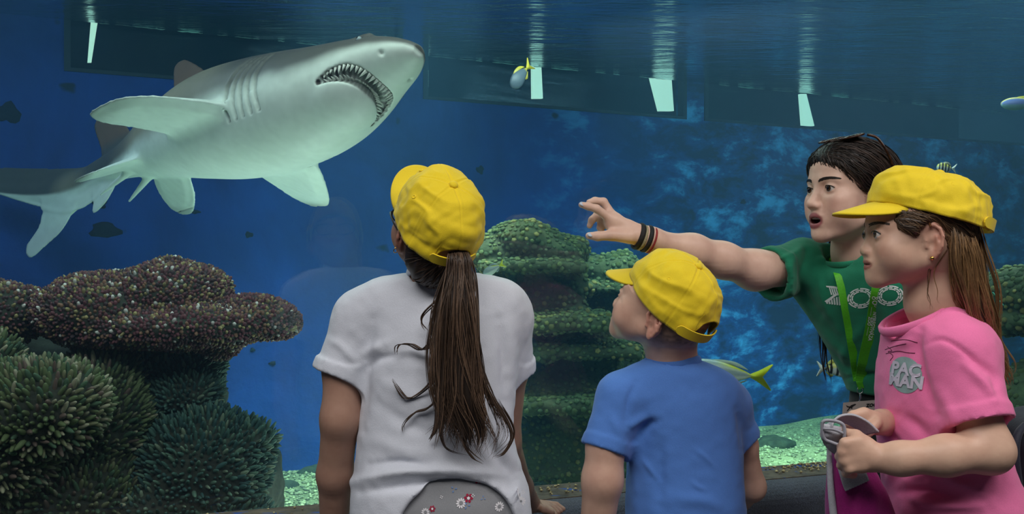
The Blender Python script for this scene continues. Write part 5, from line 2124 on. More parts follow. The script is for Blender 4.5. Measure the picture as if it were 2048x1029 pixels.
folds = [([(1272, 882), (1288, 860), (1302, 848), (1318, 842)], 8, -.006), ([(1255, 860), (1270, 845), (1300, 830)], 9, .006), ([(1300, 800), (1320, 860), (1330, 940)], 16, .004), ([(1325, 860), (1322, 930), (1318, 1010)], 12, -.005),
         ([(1390, 900), (1410, 915), (1428, 935)], 5, .0025), ([(1285, 920), (1300, 940), (1318, 965)], 5, .0025), ([(1385, 965), (1396, 975), (1410, 980)], 5, .003), ([(1272, 765), (1258, 800), (1252, 840)], 6, -.004),
         ([(1475, 820), (1482, 850), (1485, 900)], 7, -.005), ([(1340, 1000), (1400, 1000), (1450, 1020)], 14, .004), ([(1220, 830), (1235, 860), (1245, 890)], 9, .003)]
_, sm2 = shirt(b1, M_BLUE, body, slv, (P(1343, 712, 1.982), nrm([-.06, .14, 1]), .0505), folds, seed=9, fine=.0012, cuff=.0035)
ring(b1, 'collar', P(1345, 726, 1.984), nrm([-.04, .08, 1]), .0545, .0530, [1, 0, 0], .0062, M_BLUE, 2.2)
cap(b1, cb, seed=11, strap_ext=.36, wr=1.6, zb=.026, zt=.132, arch=.046, aw=.46, a=.108, b=.086, visor_len=.056, visor_tilt=46, visor_drop=.004, visor_half=.98, eyelets=(1,), strap_tabs=1)
print('boy', time.time() - T_START)

# ================================================================== the girl in pink
p1 = thing('person', 'child in a pink T-shirt with yellow cap and long light-brown hair, holding a grey strap', 'person', P(1900, 1180, 1.75) * [1, 1, 0])
cp = Fr(P(1848, 474, 1.72), frame([-1, .03, .245], [0, 0, 1]), .96)
CP3 = dict(zb=.034, zt=.124, a=.112, b=.088)
hp = Fr(P(1829, 486, 1.72), frame([-1, .03, .02], [0, 0, 1]), .925)
dn = [(hp.c[i] - .125, hp.c[i] + .125) for i in range(3)]
YH = 1.64
hxr = (P(1630, 0, 1.6)[0], P(1775, 0, 1.6)[0])
pts = [hp.c, P(1640, 1060, 1.6), P(2070, 1060, 1.8), P(1900, 900, 1.56), P(1700, 800, 1.85)]
Fd = Field(*bodygrid(pts, .07, .008, [[(hxr[0], hp.c[0] + .125)], [(1.55, 1.86)], [(P(0, 965, 1.6)[2], P(0, 800, 1.6)[2]), dn[2]]], .0026))
head(Fd, hp, child=.9, flare=26, ears=(1, -1), nose=.95)
chain(Fd, [hp.pt((-.035, 0, -.015)), P(1868, 605, 1.73), P(1900, 680, 1.75)], [.046, .045, .055], .03)
Fd.add(loft([(P(1900, 680, 1.75), .060, .075), (P(1880, 800, 1.75), .072, .09), (P(1895, 950, 1.75), .085, .10), (P(1915, 1080, 1.75), .10, .11)], [1, 0, 0], [0, 1, 0], [0, 0, 1]), .03)
chain(Fd, [P(1912, 695, 1.665), P(1942, 800, 1.62), P(1980, 902, 1.60)], [.040, .039, .036], .02)
chain(Fd, [P(1980, 902, 1.60), P(1890, 912, 1.58), P(1800, 918, 1.585), P(1752, 918, 1.60)], [.037, .0315, .0255, .0225], .02)
# near fist: palm, four curled fingers, thumb over the strap
Fd.add(ell(W0, P(1722, 908, 1.60), (.030, .022, .031), rotm('Y', -12)), .014)
for i, (ky, kx) in enumerate(((884, 1692), (902, 1687), (920, 1690), (936, 1700))):
    k0 = P(kx + 22, ky - 2, 1.592)
    k1 = P(kx - 2, ky + 3, 1.588)
    k2 = P(kx - 8, ky + 12, 1.606)
    k3 = P(kx + 6, ky + 14, 1.622)
    chain(Fd, [k0, k1, k2, k3], [.0095, .0092 - .0005 * i, .0085 - .0005 * i, .0075], .003, .010)
chain(Fd, [P(1735, 890, 1.60), P(1712, 872, 1.605), P(1692, 866, 1.615)], [.012, .0098, .008], .005)
# far arm and hand above
chain(Fd, [P(1880, 700, 1.86), P(1850, 800, 1.88), P(1815, 850, 1.83), P(1762, 845, 1.72)], [.042, .036, .030, .024], .02)
Fd.add(ell(W0, P(1742, 845, 1.70), (.034, .020, .022), rotm('Y', 18)), .012)
for i in range(4):
    y0 = 826 + 9 * i
    chain(Fd, [P(1728, y0, 1.692 + .006 * i), P(1706 - 2 * i, y0 + 6, 1.685 + .006 * i), P(1692 - 2 * i, y0 + 20, 1.69 + .006 * i), P(1690, y0 + 30, 1.70)], [.0095, .009, .008, .007], .003, .010)
chain(Fd, [P(1752, 846, 1.685), P(1738, 862, 1.672), P(1726, 876, 1.668)], [.011, .0098, .008], .004)
V, Q = Fd.mesh(1)
C = head_color(V, hp, SK_C, srgb(150, 86, 78), .9)
V = tuck(V, cp, **CP3)
part('body', V, Q, M_SKIN, p1, col=C)
eyes(hp, p1, iris=(40, 30, 24), look=(6, 2), dx=.0054)
brow(hp, p1, (62, 46, 36), (V, Q), n=110)
for s in (1,):
    Vl, Fl = tube1([hp.pt((.0915, s * .0220, .0165)), hp.pt((.0915, s * .0300, .0200)), hp.pt((.0870, s * .0400, .0185)), hp.pt((.0815, s * .0460, .0145))], [.0006, .0011, .0012, .0005], 16, 6)
    part('eyelash', Vl, Fl, M_PUP, p1)
M_PINK = cloth('pink_jersey', srgb(240, 120, 172), 520, 0.9, 0.05, 0.25)
rows = [(P(1866, 628, 1.745), .062, .060), (P(1872, 650, 1.745), .085, .095), (P(1878, 690, 1.75), .096, .118), (P(1874, 760, 1.75), .100, .125), (P(1876, 850, 1.75), .101, .125), (P(1893, 940, 1.75), .110, .132), (P(1912, 1000, 1.75), .122, .138), (P(1925, 1085, 1.75), .135, .142)]
body = [loft(rows, [1, 0, 0], [0, 1, 0], [0, 0, 1], 2.3)]
slv = [([P(1890, 672, 1.69), P(1915, 705, 1.655), P(1957, 848, 1.61)], [.050, .056, .056], .004),
       ([P(1880, 680, 1.82), P(1880, 720, 1.86), P(1862, 810, 1.89)], [.05, .054, .05], .004)]
folds = [([(1838, 660), (1832, 700), (1845, 760), (1870, 830)], 11, -.010), ([(1950, 722), (1985, 750), (1995, 785)], 9, -.005), ([(1930, 730), (1965, 765), (1990, 800)], 9, .006), ([(1815, 960), (1870, 940), (1900, 960), (1960, 985)], 12, .010),
         ([(1800, 985), (1860, 985), (1930, 1005)], 9, -.008), ([(1830, 1000), (1880, 1010), (1960, 1012)], 10, .009), ([(1860, 965), (1900, 945), (1950, 940)], 9, .006), ([(1770, 865), (1790, 880), (1800, 900)], 7, -.005),
         ([(1780, 700), (1800, 690), (1830, 680)], 7, .003), ([(1800, 830), (1830, 850), (1860, 880)], 12, -.006), ([(1880, 780), (1900, 820), (1910, 860)], 12, .004), ([(1770, 975), (1790, 940), (1830, 935)], 9, .008), ([(1850, 690), (1885, 680), (1930, 705), (1970, 745)], 5, -.0035)]
_, sm3 = shirt(p1, M_PINK, body, slv, (P(1838, 625, 1.735), nrm([-.42, -.02, .9]), .062), folds, seed=15, fine=.0014, cuff=.0035)
ring(p1, 'collar', P(1834, 634, 1.737), nrm([-.42, -.02, .9]), .0660, .062, [1, 0, 0], .0055, M_PINK, 1.8)
cap(p1, cp, seed=21, strap_ext=.40, wr=2.1, zb=.034, zt=.124, arch=.056, aw=.50, a=.112, b=.088, visor_len=.068, visor_tilt=30, visor_drop=.020, visor_half=.92, eyelets=(1, 2), peak=.012)
# hair: scalp, wisps round the face, long tail behind
LB_A, LB_B = (72, 54, 40), (168, 128, 84)
Fh = Field(*(axis(hp.c[i] - .14, hp.c[i] + .14, .0038) for i in range(3)))
Fh.add(ell(hp, (-.016, 0, .042), (.098, .0835, .082)))
Fh.add(ell(hp, (-.060, 0, -.015), (.046, .058, .058)), .03)
Fh.add(ell(hp, (.030, 0, .055), (.058, .070, .030)), .02)
Fh.add(ell(hp, (.014, 0, .026), (.072, .0850, .050)), .015)
Fh.sub(ell(hp, (.090, 0, -.043), (.068, .12, .082)), .012)
Fh.sub(slab(hp.pt((.064, 0, 0)), hp.R[:, 0], hp.c - .2, hp.c + .2), .012)
for s in (1, -1):
    Fh.sub(ell(hp, (-.005, s * .086, -.006), (.034, .032, .050)), .008)
pz = hp.pt((-.020, 0, .015))
Fh.sub(slab(hp.pt((0, 0, -.004)), hp.R @ nrm([.5, 0, -1]), hp.c - .2, [hp.c[0] - .012 - .028, hp.c[1] + .2, hp.c[2] + .2]), .010)
Fh.sub(slab(pz, hp.R @ nrm([.09, 0, -.04]), [hp.c[0] - .004 + .030, hp.c[1] - .2, hp.c[2] - .2], [hp.c[0] + .2, hp.c[1] + .2, hp.c[2] + .0145 * hp.s - .030]), .012)
Vh, Qh = Fh.mesh(1)
Vh = tuck(Vh, cp, **CP3, m=.93)
q = hp.inv(Vh)
Vh = Vh + vnormals(Vh, Qh) * (.0016 * np.sin(q[:, 2] * 420 - q[:, 0] * 150 + vnoise(Vh, 18, 4) * 5))[:, None]
part('hair', Vh, Qh, M_HAIR, p1, col=np.repeat(srgb(70, 54, 42)[None], len(Vh), 0))
q = hp.inv(Vh)
st_ = np.where((q[:, 1] > .01) & (q[:, 2] < .075))[0]
comb('hair_strands', Vh, Qh, Vh[np.concatenate([rng.choice(st_, 850), rng.choice(np.where((q[:, 0] > -.005) & (q[:, 1] > .03))[0], 420)])], lambda p: hp.pt((-.125, .02, -.02)), p1, (58, 44, 34), (140, 108, 76), 15, .010, .0006, .0014, seed=12)
GT = [[P(1887, 436, 1.648), P(1892, 478, 1.640), P(1897, 530, 1.643), P(1908, 600, 1.665), P(1940, 665, 1.70), P(1980, 735, 1.735), P(1998, 775, 1.745)],
      [P(1906, 438, 1.660), P(1912, 482, 1.648), P(1918, 535, 1.652), P(1930, 605, 1.672), P(1962, 670, 1.705), P(1992, 735, 1.735), P(2006, 780, 1.745)],
      [P(1926, 440, 1.678), P(1934, 484, 1.663), P(1942, 540, 1.665), P(1954, 610, 1.680), P(1978, 672, 1.71), P(2002, 730, 1.735), P(2012, 768, 1.745)],
      [P(1944, 438, 1.698), P(1954, 486, 1.686), P(1964, 545, 1.690), P(1976, 612, 1.70), P(1992, 675, 1.725), P(2008, 730, 1.74), P(2014, 765, 1.75)],
      [P(1956, 430, 1.722), P(1970, 488, 1.715), P(1984, 550, 1.72), P(1996, 615, 1.73), P(2006, 675, 1.745), P(2014, 720, 1.75), P(2018, 755, 1.755)]]
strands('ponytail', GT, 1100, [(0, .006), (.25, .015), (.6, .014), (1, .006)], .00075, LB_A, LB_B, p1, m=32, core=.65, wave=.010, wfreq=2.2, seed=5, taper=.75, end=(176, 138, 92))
GW = [[hp.pt((-.032, .066, .0)), P(1856, 540, 1.668), P(1850, 590, 1.672), P(1856, 628, 1.675)], [hp.pt((-.040, .064, -.01)), P(1872, 540, 1.668), P(1876, 590, 1.672), P(1886, 615, 1.675)]]
strands('hair_lock', GW, 14, [(0, .004), (1, .003)], .0004, LB_A, LB_B, p1, m=14, wave=.003, seed=8)
V, F = tube1([P(1985, 585, 1.72), P(1997, 600, 1.72), P(2007, 612, 1.72)], .0012, 8, 6)
part('hair_tie', V, F, plain('teal_elastic', srgb(70, 200, 170), 0.5, 60, .1, 0), p1, label='loose end of a teal hair elastic')
V, F = tube1([hp.pt((.012, .0775, .058)), hp.pt((.006, .0785, .042)), hp.pt((.001, .0790, .028))], .0022, 12, 8)
part('hairpin', V, F, plain('tortoise_pin', srgb(116, 74, 46), 0.3, 90, .4, 0), p1)
V, F = lathe([(.0005, -.003), (.0034, -.001), (.0036, .001), (.0022, .003), (.0004, .0036)], hp.R @ frame([0, 0, 1], [0, 1, 0]), hp.pt((-.001, .082, -.030)), 12)
part('earring', V, F, M_GOLD, p1)
# print on the pink shirt: pale round patch with heavy lettering, scrawled pen lines
bv3 = BVHTree.FromPolygons([tuple(v) for v in sm3[0]], [tuple(map(int, q)) for q in sm3[1]])
M_PATCH = plain('patch_grey_green', srgb(140, 164, 164), 0.6, 60, .1, 0)
M_PLET = plain('patch_letters', srgb(196, 190, 206), 0.6, 120, .08, 0)
M_PEN = plain('pen_line', srgb(92, 20, 60), 0.8, 60, .1, 0)
po = P(1803, 754, 1.66)
ex, ey = nrm([1, -.65, 0]), np.array([0, 0, 1.0])
V2, F2 = disc_grid(.031, .032)
pt_ = stick('shirt_print', V2, F2, bv3, po, ex, ey, M_PATCH, p1, .0010, back=.12)
for tx, dy in (('PAC', .0095), ('MAN', -.0115)):
    V2, F2 = text_polys(tx, .030, .12, .0012)
    V2 = V2 * [.98, 1.0, 1]
    V2[:, 1] += dy
    stick('lettering', V2, F2, bv3, po, ex, ey, M_PLET, pt_, .0030, back=.12)
for ln in ([(1770, 700), (1790, 693), (1812, 688)], [(1772, 708), (1795, 703), (1815, 706), (1830, 707)], [(1775, 694), (1784, 702), (1776, 704), (1786, 712), (1780, 722)], [(1782, 683), (1810, 680), (1835, 686)]):
    L = []
    for x_, y_ in spline(ln, 14):
        o = P(x_, y_, 1.3)
        d = nrm(o - np.array([0, 0, CAMZ]))
        hit = bv3.ray_cast(Vector(o), Vector(d), 1.0)
        if hit[0]:
            L.append(np.array(hit[0]) - d * .0006)
    if len(L) > 3:
        V, F = tube1(L, .0006, 16, 5)
        part('pen_scrawl', V, F, M_PEN, p1)
print('pink', time.time() - T_START)
# ================================================================== the woman guide in green
w1 = thing('person', 'woman in a green T-shirt and lanyard, dark hair, pointing with outstretched arm', 'person', P(1800, 1180, 2.3) * [1, 1, 0])
hw = Fr(P(1700, 396, 2.15), frame([-.94, -.34, .03], [0, 0, 1]), 1.04)
dn = [(hw.c[i] - .145, hw.c[i] + .145) for i in range(3)]
hx = (P(1150, 0, 2.05)[0], P(1290, 0, 2.05)[0])
pts = [hw.c, P(1160, 450, 2.05), P(1840, 1000, 2.4), P(1620, 700, 2.15)]
Fd = Field(*bodygrid(pts, .09, .009, [[hx, dn[0]], [(2.0, 2.30)], [(P(0, 490, 2.05)[2], P(0, 392, 2.05)[2]), dn[2]]], .0023))
head(Fd, hw, child=0.0, mouth=1.0, flare=18, nose=.96)
chain(Fd, [hw.pt((-.022, 0, -.03)), P(1712, 500, 2.19), P(1716, 560, 2.22)], [.050, .049, .06], .03)
Fd.add(loft([(P(1715, 560, 2.23), .12, .07), (P(1760, 680, 2.24), .105, .07), (P(1805, 800, 2.26), .11, .075), (P(1815, 1000, 2.3), .13, .09)], [.66, -.75, 0], [.75, .66, 0], [0, 0, 1]), .03)
chain(Fd, [P(1600, 536, 2.255), P(1510, 541, 2.18), P(1445, 521, 2.13), P(1385, 503, 2.10), P(1300, 480, 2.055), P(1280, 473, 2.05)], [.042, .0425, .0365, .0340, .0225, .0205], .03)
# hand: palm, index and middle reaching, ring and little curled, thumb below
Fd.add(ell(W0, P(1252, 460, 2.045), (.037, .0165, .024), rotm('Y', 20)), .016)
Fd.add(ell(W0, P(1228, 446, 2.045), (.018, .017, .022), rotm('Y', 30)), .012)
YF = 2.04
chain(Fd, [P(1222, 439, YF), P(1193, 418, YF - .010), P(1176, 413, YF - .012), P(1163, 410, YF - .012)], [.0102, .0088, .0080, .0066], .004, .012)
chain(Fd, [P(1226, 434, YF + .014), P(1207, 404, YF + .016), P(1190, 402, YF + .014), P(1178, 405, YF + .012)], [.0100, .0088, .0080, .0066], .004, .012)
chain(Fd, [P(1218, 447, YF + .018), P(1195, 430, YF + .030), P(1184, 440, YF + .030), P(1179, 452, YF + .028)], [.0096, .0084, .0076, .0064], .004, .012)
chain(Fd, [P(1222, 455, YF + .024), P(1203, 445, YF + .034), P(1200, 456, YF + .034), P(1205, 466, YF + .032)], [.0090, .0078, .0070, .0060], .004, .010)
chain(Fd, [P(1258, 474, YF - .008), P(1222, 471, YF - .014), P(1195, 473, YF - .016), P(1178, 472, YF - .016)], [.0150, .0115, .0098, .0078], .005, .012)
V, Q = Fd.mesh(1)
part('body', V, Q, M_SKIN, w1, col=head_color(V, hw, SK_W, srgb(150, 74, 84), 0.0, 1.0))
eyes(hw, w1, iris=(52, 34, 24), look=(8, 0))
brow(hw, w1, (30, 22, 20), (V, Q), n=130, th=.0007)
# lash line
for s in (1, -1):
    V, F = tube1([hw.pt((.0800, s * .0190, .0150)), hw.pt((.0862, s * .0290, .0200)), hw.pt((.0820, s * .0400, .0185)), hw.pt((.0765, s * .0455, .0150))], [.0008, .0013, .0013, .0006], 16, 6)
    part('eyelash', V, F, M_PUP, w1)
V, F = box(hw.pt((.0845, 0, -.0475)), (.0045 * 1.04, .0135, .0030), hw.R, .001)
part('teeth', V, F, M_TOOTH, w1)
M_NAIL = plain('nail_polish', srgb(186, 198, 214), 0.12, 60, .05, 0)
for p_, d_ in ((P(1165, 408.5, YF - .0165), [-1, -.2, .25]), (P(1181, 470, YF - .0225), [-1, -.1, .05])):
    R = frame(d_, [0, -.9, .5])
    V, F = lathe([(.001, -.0012), (.9, -.001), (1.0, .0002), (.6, .0011), (.05, .0015)] * np.array([[.0052, 1]]), R, p_, 14)
    V = p_ + ((V - p_) @ R * [1.35, 1, 1]) @ R.T
    part('fingernail', V, F, M_NAIL, w1)
# shirt
M_GREEN = cloth('green_jersey', srgb(12, 118, 86), 520, 0.9, 0.07, 0.25)
rows = [(P(1708, 512, 2.205), .062, .056), (P(1704, 530, 2.215), .110, .070), (P(1702, 556, 2.225), .150, .088), (P(1716, 600, 2.235), .150, .102), (P(1746, 655, 2.24), .140, .102), (P(1772, 710, 2.245), .132, .098), (P(1796, 765, 2.25), .128, .096), (P(1804, 786, 2.255), .130, .098)]
body = [loft(rows, [.66, -.75, 0], [.75, .66, 0], [0, 0, 1], 2.2)]
slv = [([P(1660, 528, 2.28), P(1608, 530, 2.27), P(1540, 549, 2.21)], [.050, .060, .0625], .004),
       ([P(1760, 540, 2.14), P(1800, 580, 2.10), P(1830, 680, 2.10)], [.05, .055, .055], .004)]
folds = [([(1600, 500), (1580, 530), (1575, 570), (1590, 600)], 9, .006), ([(1615, 505), (1605, 545), (1610, 590), (1640, 630)], 8, -.006), ([(1640, 520), (1640, 570), (1655, 620), (1690, 680)], 9, .004),
         ([(1620, 640), (1670, 690), (1720, 730)], 10, .005), ([(1640, 690), (1690, 735), (1750, 760)], 9, -.005), ([(1740, 640), (1700, 690), (1680, 740)], 10, .004), ([(1690, 758), (1730, 752), (1770, 748)], 5, -.004), ([(1545, 520), (1570, 515), (1600, 500)], 6, .004)]
_, sm4 = shirt(w1, M_GREEN, body, slv, (P(1704, 505, 2.20), nrm([-.25, -.2, 1]), .062), folds, seed=31, fine=.0013, cuff=.003)
ring(w1, 'collar', P(1703, 514, 2.203), nrm([-.25, -.2, 1]), .064, .063, [1, 0, 0], .0045, M_GREEN, 1.8)
Fp = Field(*(axis(a, b, .012) for a, b in zip(P(1650, 1180, 2.1), (P(1960, 750, 2.3)[0], 2.5, P(1960, 750, 2.3)[2]))))
Fp.add(loft([(P(1800, 768, 2.255), .116, .086), (P(1804, 840, 2.27), .130, .098), (P(1810, 960, 2.3), .15, .11), (P(1815, 1180, 2.3), .15, .11)], [.66, -.75, 0], [.75, .66, 0], [0, 0, 1]))
Vp, Qp = Fp.mesh(1)
part('trousers', Vp, Qp, cloth('black_cotton', srgb(16, 17, 20), 500, .9, .1, .2), w1)
# hair
DK_A, DK_B = (18, 13, 12), (58, 44, 38)
Fh = Field(*(axis(hw.c[i] - .17, hw.c[i] + .16, .0042) for i in range(3)))
Fh.add(ell(hw, (-.016, 0, .042), (.102, .0845, .086)))
Fh.add(ell(hw, (.022, 0, .060), (.068, .072, .058)), .03)
Fh.add(ell(hw, (-.066, 0, -.020), (.046, .062, .075)), .03)
nf = hw.R @ nrm([1, 0, -1.0])
Fh.sub(slab(hw.pt((.032, 0, .010)), nf, hw.c - .2, hw.c + .2), .022)
for s in (1, -1):
    Fh.sub(ell(hw, (.004, s * .092, -.006), (.024, .032, .030)), .006)
Vh, Qh = Fh.mesh(1)
q = hw.inv(Vh)
Vh = Vh + vnormals(Vh, Qh) * (.0011 * np.sin(q[:, 1] * 700 + q[:, 2] * 300 + vnoise(Vh, 16, 4) * 4))[:, None]
part('hair', Vh, Qh, M_HAIR, w1, col=np.repeat(srgb(24, 18, 16)[None], len(Vh), 0))
q = hw.inv(Vh)
Nh = vnormals(Vh, Qh)
outer = Nh @ nf < .45
edge_ = np.where((q[:, 0] - q[:, 2] > .000) & (q[:, 2] > -.02) & outer)[0]
allv = np.where((q[:, 0] > -.08) & outer)[0]
st_ = np.concatenate([rng.choice(edge_, 420), rng.choice(allv, 800)])
comb('hair_strands', Vh, Qh, Vh[st_], lambda p: hw.pt((-.110, .035 * np.sign(hw.inv(p)[1]), -.045)), w1, DK_A, (70, 54, 46), 18, .0105, .0010, .0022, seed=4, pw=1.4)
GB = [[hw.pt((-.075, .05, -.01)), P(1770, 450, 2.16), P(1790, 520, 2.20), P(1800, 620, 2.22)],
      [hw.pt((-.080, -.02, -.02)), P(1760, 460, 2.22), P(1770, 540, 2.32), P(1790, 640, 2.38)],
      [hw.pt((-.050, .065, -.02)), P(1752, 450, 2.12), P(1768, 510, 2.12), P(1780, 600, 2.11)]]
strands('long_hair', GB, 240, [(0, .018), (.5, .022), (1, .012)], .0013, DK_A, DK_B, w1, m=22, wave=.004, seed=6)
GR = [[hw.pt((-.03, -.078, -.02)), P(1668, 470, 2.26), P(1652, 520, 2.30), P(1636, 580, 2.37), P(1638, 650, 2.36), P(1645, 710, 2.34), P(1650, 765, 2.33)],
      [hw.pt((-.05, -.07, -.02)), P(1680, 475, 2.27), P(1665, 520, 2.32), P(1648, 590, 2.38), P(1652, 660, 2.36), P(1660, 720, 2.34), P(1664, 770, 2.33)]]
strands('long_hair', GR, 110, [(0, .012), (.5, .010), (1, .004)], .0012, DK_A, DK_B, w1, m=26, wave=.004, seed=9)
# sunglasses pushed up on the hair
M_TORT = plain('tortoise_shell', srgb(58, 34, 20), 0.2, 120, .7, 0)
M_LENS = plain('dark_lens', srgb(22, 24, 34), 0.06, 20, .1, 0)
sg = thing('sunglasses', 'dark tortoise sunglasses pushed up on the hair of the woman in green', 'sunglasses', hw.pt((0, 0, .13)))
for s in (1, -1):
    e2 = hw.R @ nrm([1, 0, -.30])
    nn = np.cross(hw.R[:, 1], e2)
    c0 = hw.pt((.028, s * .034, .1275))
    rim = ring(sg, 'rim', c0, nn, .0275 * 1.04, .0235 * 1.04, hw.R[:, 1], .0024, M_TORT)
    t = np.linspace(0, 2 * math.pi, 28, endpoint=False)
    nU = nn if nn[2] > 0 else -nn
    ringp = c0 + (.0268 * np.cos(t))[:, None] * hw.R[:, 1] + (.0230 * np.sin(t))[:, None] * e2
    V = np.vstack([ringp + nU * .0005, c0 + nU * .0035, ringp - nU * .0008, c0 + nU * .002])
    F = [[i, (i + 1) % 28, 28] for i in range(28)] + [[29 + (i + 1) % 28, 29 + i, 57] for i in range(28)] + [[i, 29 + i, 29 + (i + 1) % 28, (i + 1) % 28] for i in range(28)]
    part('lens', V, F, M_LENS, sg)
    V, F = tube1([hw.pt((.010, s * .061, .130)), hw.pt((-.006, s * .074, .122)), hw.pt((-.022, s * .086, .092)), hw.pt((-.036, s * .0885, .062)), hw.pt((-.045, s * .086, .046))], [.0030, .0030, .0028, .0030, .0026], 24, 8)
    part('temple_arm', V, F, M_TORT, sg)
V, F = tube1([hw.pt((.030, -.008, .1275)), hw.pt((.033, 0, .1285)), hw.pt((.030, .008, .1275))], .0022, 10, 8)
part('bridge', V, F, M_TORT, sg)

# print, lanyard and badge
bv4 = BVHTree.FromPolygons([tuple(v) for v in sm4[0]], [tuple(map(int, q)) for q in sm4[1]])
CAM0 = np.array([0, 0, CAMZ])


def drop(px, py, bvh, off=.0012, fall=2.13):
    o = P(px, py, 1.2)
    d = nrm(o - CAM0)
    h = bvh.ray_cast(Vector(o), Vector(d), 2.5)
    return (np.array(h[0]) if h[0] else P(px, py, fall)) - d * off


def print_px(name, polys, bvh, mat, parent, off=.0012):
    V, F = [], []
    for poly in polys:
        b = len(V)
        V += [drop(x, y, bvh, off) for x, y in poly]
        F.append(list(range(b, b + len(poly))))
    return part(name, np.array(V), F, mat, parent, smooth=False)


M_PRINT = plain('white_print', srgb(214, 226, 222), 0.7, 90, .08, 0)


def arcband(cx, cy, r0, r1, a0, a1, asp, tilt=0.0, n=6):
    t = np.radians(np.linspace(a0, a1, n))
    o = [(cx + r1 * math.cos(a), cy - r1 * asp * math.sin(a)) for a in t] + [(cx + r0 * math.cos(a), cy - r0 * asp * math.sin(a)) for a in t[::-1]]
    return [(x, y - (x - cx) * tilt) for x, y in o]


pl = []
for cx, cy in ((1722, 597), (1780, 592)):
    for j, (r0, r1) in enumerate(((16, 19), (20, 23), (24.2, 27.5))):
        for k in range(7):
            a0 = k * 360 / 7 + j * 25
            for m_ in range(3):
                pl.append(arcband(cx, cy, r0 + .2, r1, a0 + m_ * 14.6, a0 + m_ * 14.6 + 14.8, .74, .05, 3))
for k in range(6):      # the striped Z
    x = 1657 + 4.4 * k
    pl.append([(x, 573 + k * .9), (x + 2.6, 573.4 + k * .9), (x + 7.6, 590 + k * .4), (x + 5.0, 590.6 + k * .4)])
    pl.append([(1651 + 5.2 * k, 602 - k * 1.6), (1654 + 5.2 * k, 600.5 - k * 1.6), (1656.4 + 5 * k, 608 + k * .6), (1653.2 + 5 * k, 608.4 + k * .6)])
pl.append([(1652, 572), (1668, 573), (1684, 577), (1683, 580), (1668, 577), (1653, 575)])
pl.append([(1649, 603), (1668, 590), (1676, 586), (1678, 589), (1668, 595), (1654, 607)])
print_px('shirt_print', pl, bv4, M_PRINT, w1)
M_LAN = plain('lanyard_green', srgb(74, 168, 28), 0.6, 260, .12, .1)
lan = thing('lanyard', 'bright green lanyard hanging round the neck of the woman in green', 'lanyard', P(1720, 775, 2.12))


def ribbon(line, width, off, thick=.0012, bvh=bv4, n=40):
    c = spline(line, n)
    d = np.gradient(c, axis=0)
    d /= np.linalg.norm(d, axis=1, keepdims=True)
    sd = np.stack([-d[:, 1], d[:, 0]], 1)
    ctr = np.array([drop(x, y, bvh, off) for x, y in c])
    for _ in range(4):
        ctr[1:-1] = .5 * ctr[1:-1] + .25 * (ctr[:-2] + ctr[2:])
    w3 = np.stack([sd[:, 0], np.zeros(n), -sd[:, 1]], 1)
    w3 = w3 * (width * ctr[:, 1:2] / FPX / 2)
    fr_ = np.array([0, -1.0, 0])
    A, B = ctr + w3, ctr - w3
    V = np.stack([A, B, B + fr_ * thick, A + fr_ * thick], 1).reshape(-1, 3)
    F = []
    for i in range(n - 1):
        for j in range(4):
            F.append([i * 4 + j, i * 4 + (j + 1) % 4, i * 4 + 4 + (j + 1) % 4, i * 4 + 4 + j])
    F += [[3, 2, 1, 0], [n * 4 - 4, n * 4 - 3, n * 4 - 2, n * 4 - 1]]
    return V, F, ctr + fr_ * thick, w3


V, F, _, _ = ribbon([(1664, 508), (1682, 565), (1694, 630), (1706, 700), (1716, 762)], 19, .004)
part('strap', V, F, M_LAN, lan, smooth=False)
V, F, ctr, w3 = ribbon([(1758, 545), (1750, 600), (1740, 660), (1728, 715), (1720, 764)], 21, .006)
st2 = part('strap', V, F, M_LAN, lan, smooth=False)
V, F, _, _ = ribbon([(1713, 752), (1718, 764), (1722, 778)], 12, .009)
part('strap_end', V, F, M_LAN, lan, smooth=False)
arcl = np.concatenate([[0], np.cumsum(np.linalg.norm(np.diff(ctr, axis=0), axis=1))])


def on_ribbon(V2, s0, v0):
    s = s0 + V2[:, 0]
    c = np.stack([np.interp(s, arcl, ctr[:, i]) for i in range(3)], 1)
    wv = np.stack([np.interp(s, arcl, w3[:, i]) for i in range(3)], 1)
    wv /= np.linalg.norm(wv, axis=1, keepdims=True)
    sgn = 1.0 if wv[0, 0] > 0 else -1.0
    return c + wv * sgn * (V2[:, 1:2] + v0) + np.array([0, -.0006, 0])


for tx, s0, v0, sz in (('NYÍREGYHÁZA', .138, .0035, .0118), ('ZOO', .126, -.0052, .0105)):
    V2, F2 = text_polys(tx, sz, 0, .0003)
    part('lettering', on_ribbon(V2, s0, v0), F2, M_PRINT, st2, smooth=False)
for s0 in (.098, .154):
    V2 = np.array([[-.012, -.0004], [.012, -.0004], [.012, .0004], [-.012, .0004]])
    part('lettering', on_ribbon(V2, s0, -.0052), [[0, 1, 2, 3]], M_PRINT, st2, smooth=False)
for ds, dv, r in ((.072, .000, .0060), (.060, .004, .0040), (.060, -.004, .0042), (.081, .003, .0035)):   # round crest
    t = np.linspace(0, 2 * math.pi, 16, endpoint=False)
    V2 = np.stack([np.concatenate([np.cos(t) * r, np.cos(t) * r * .62]), np.concatenate([np.sin(t) * r, np.sin(t) * r * .62])], 1)
    F2 = [[i, (i + 1) % 16, 16 + (i + 1) % 16, 16 + i] for i in range(16)]
    part('lettering', on_ribbon(V2, ds, dv), F2, M_PRINT, st2, smooth=False)
M_STEEL = plain('steel', srgb(190, 192, 196), 0.25, 60, .1, 0, Metallic=1.0)
cl0 = drop(1720, 776, bv4, .012, 2.12)
dn_ = lambda dx, dz, dy=0: cl0 + np.array([dx, dy, -dz])
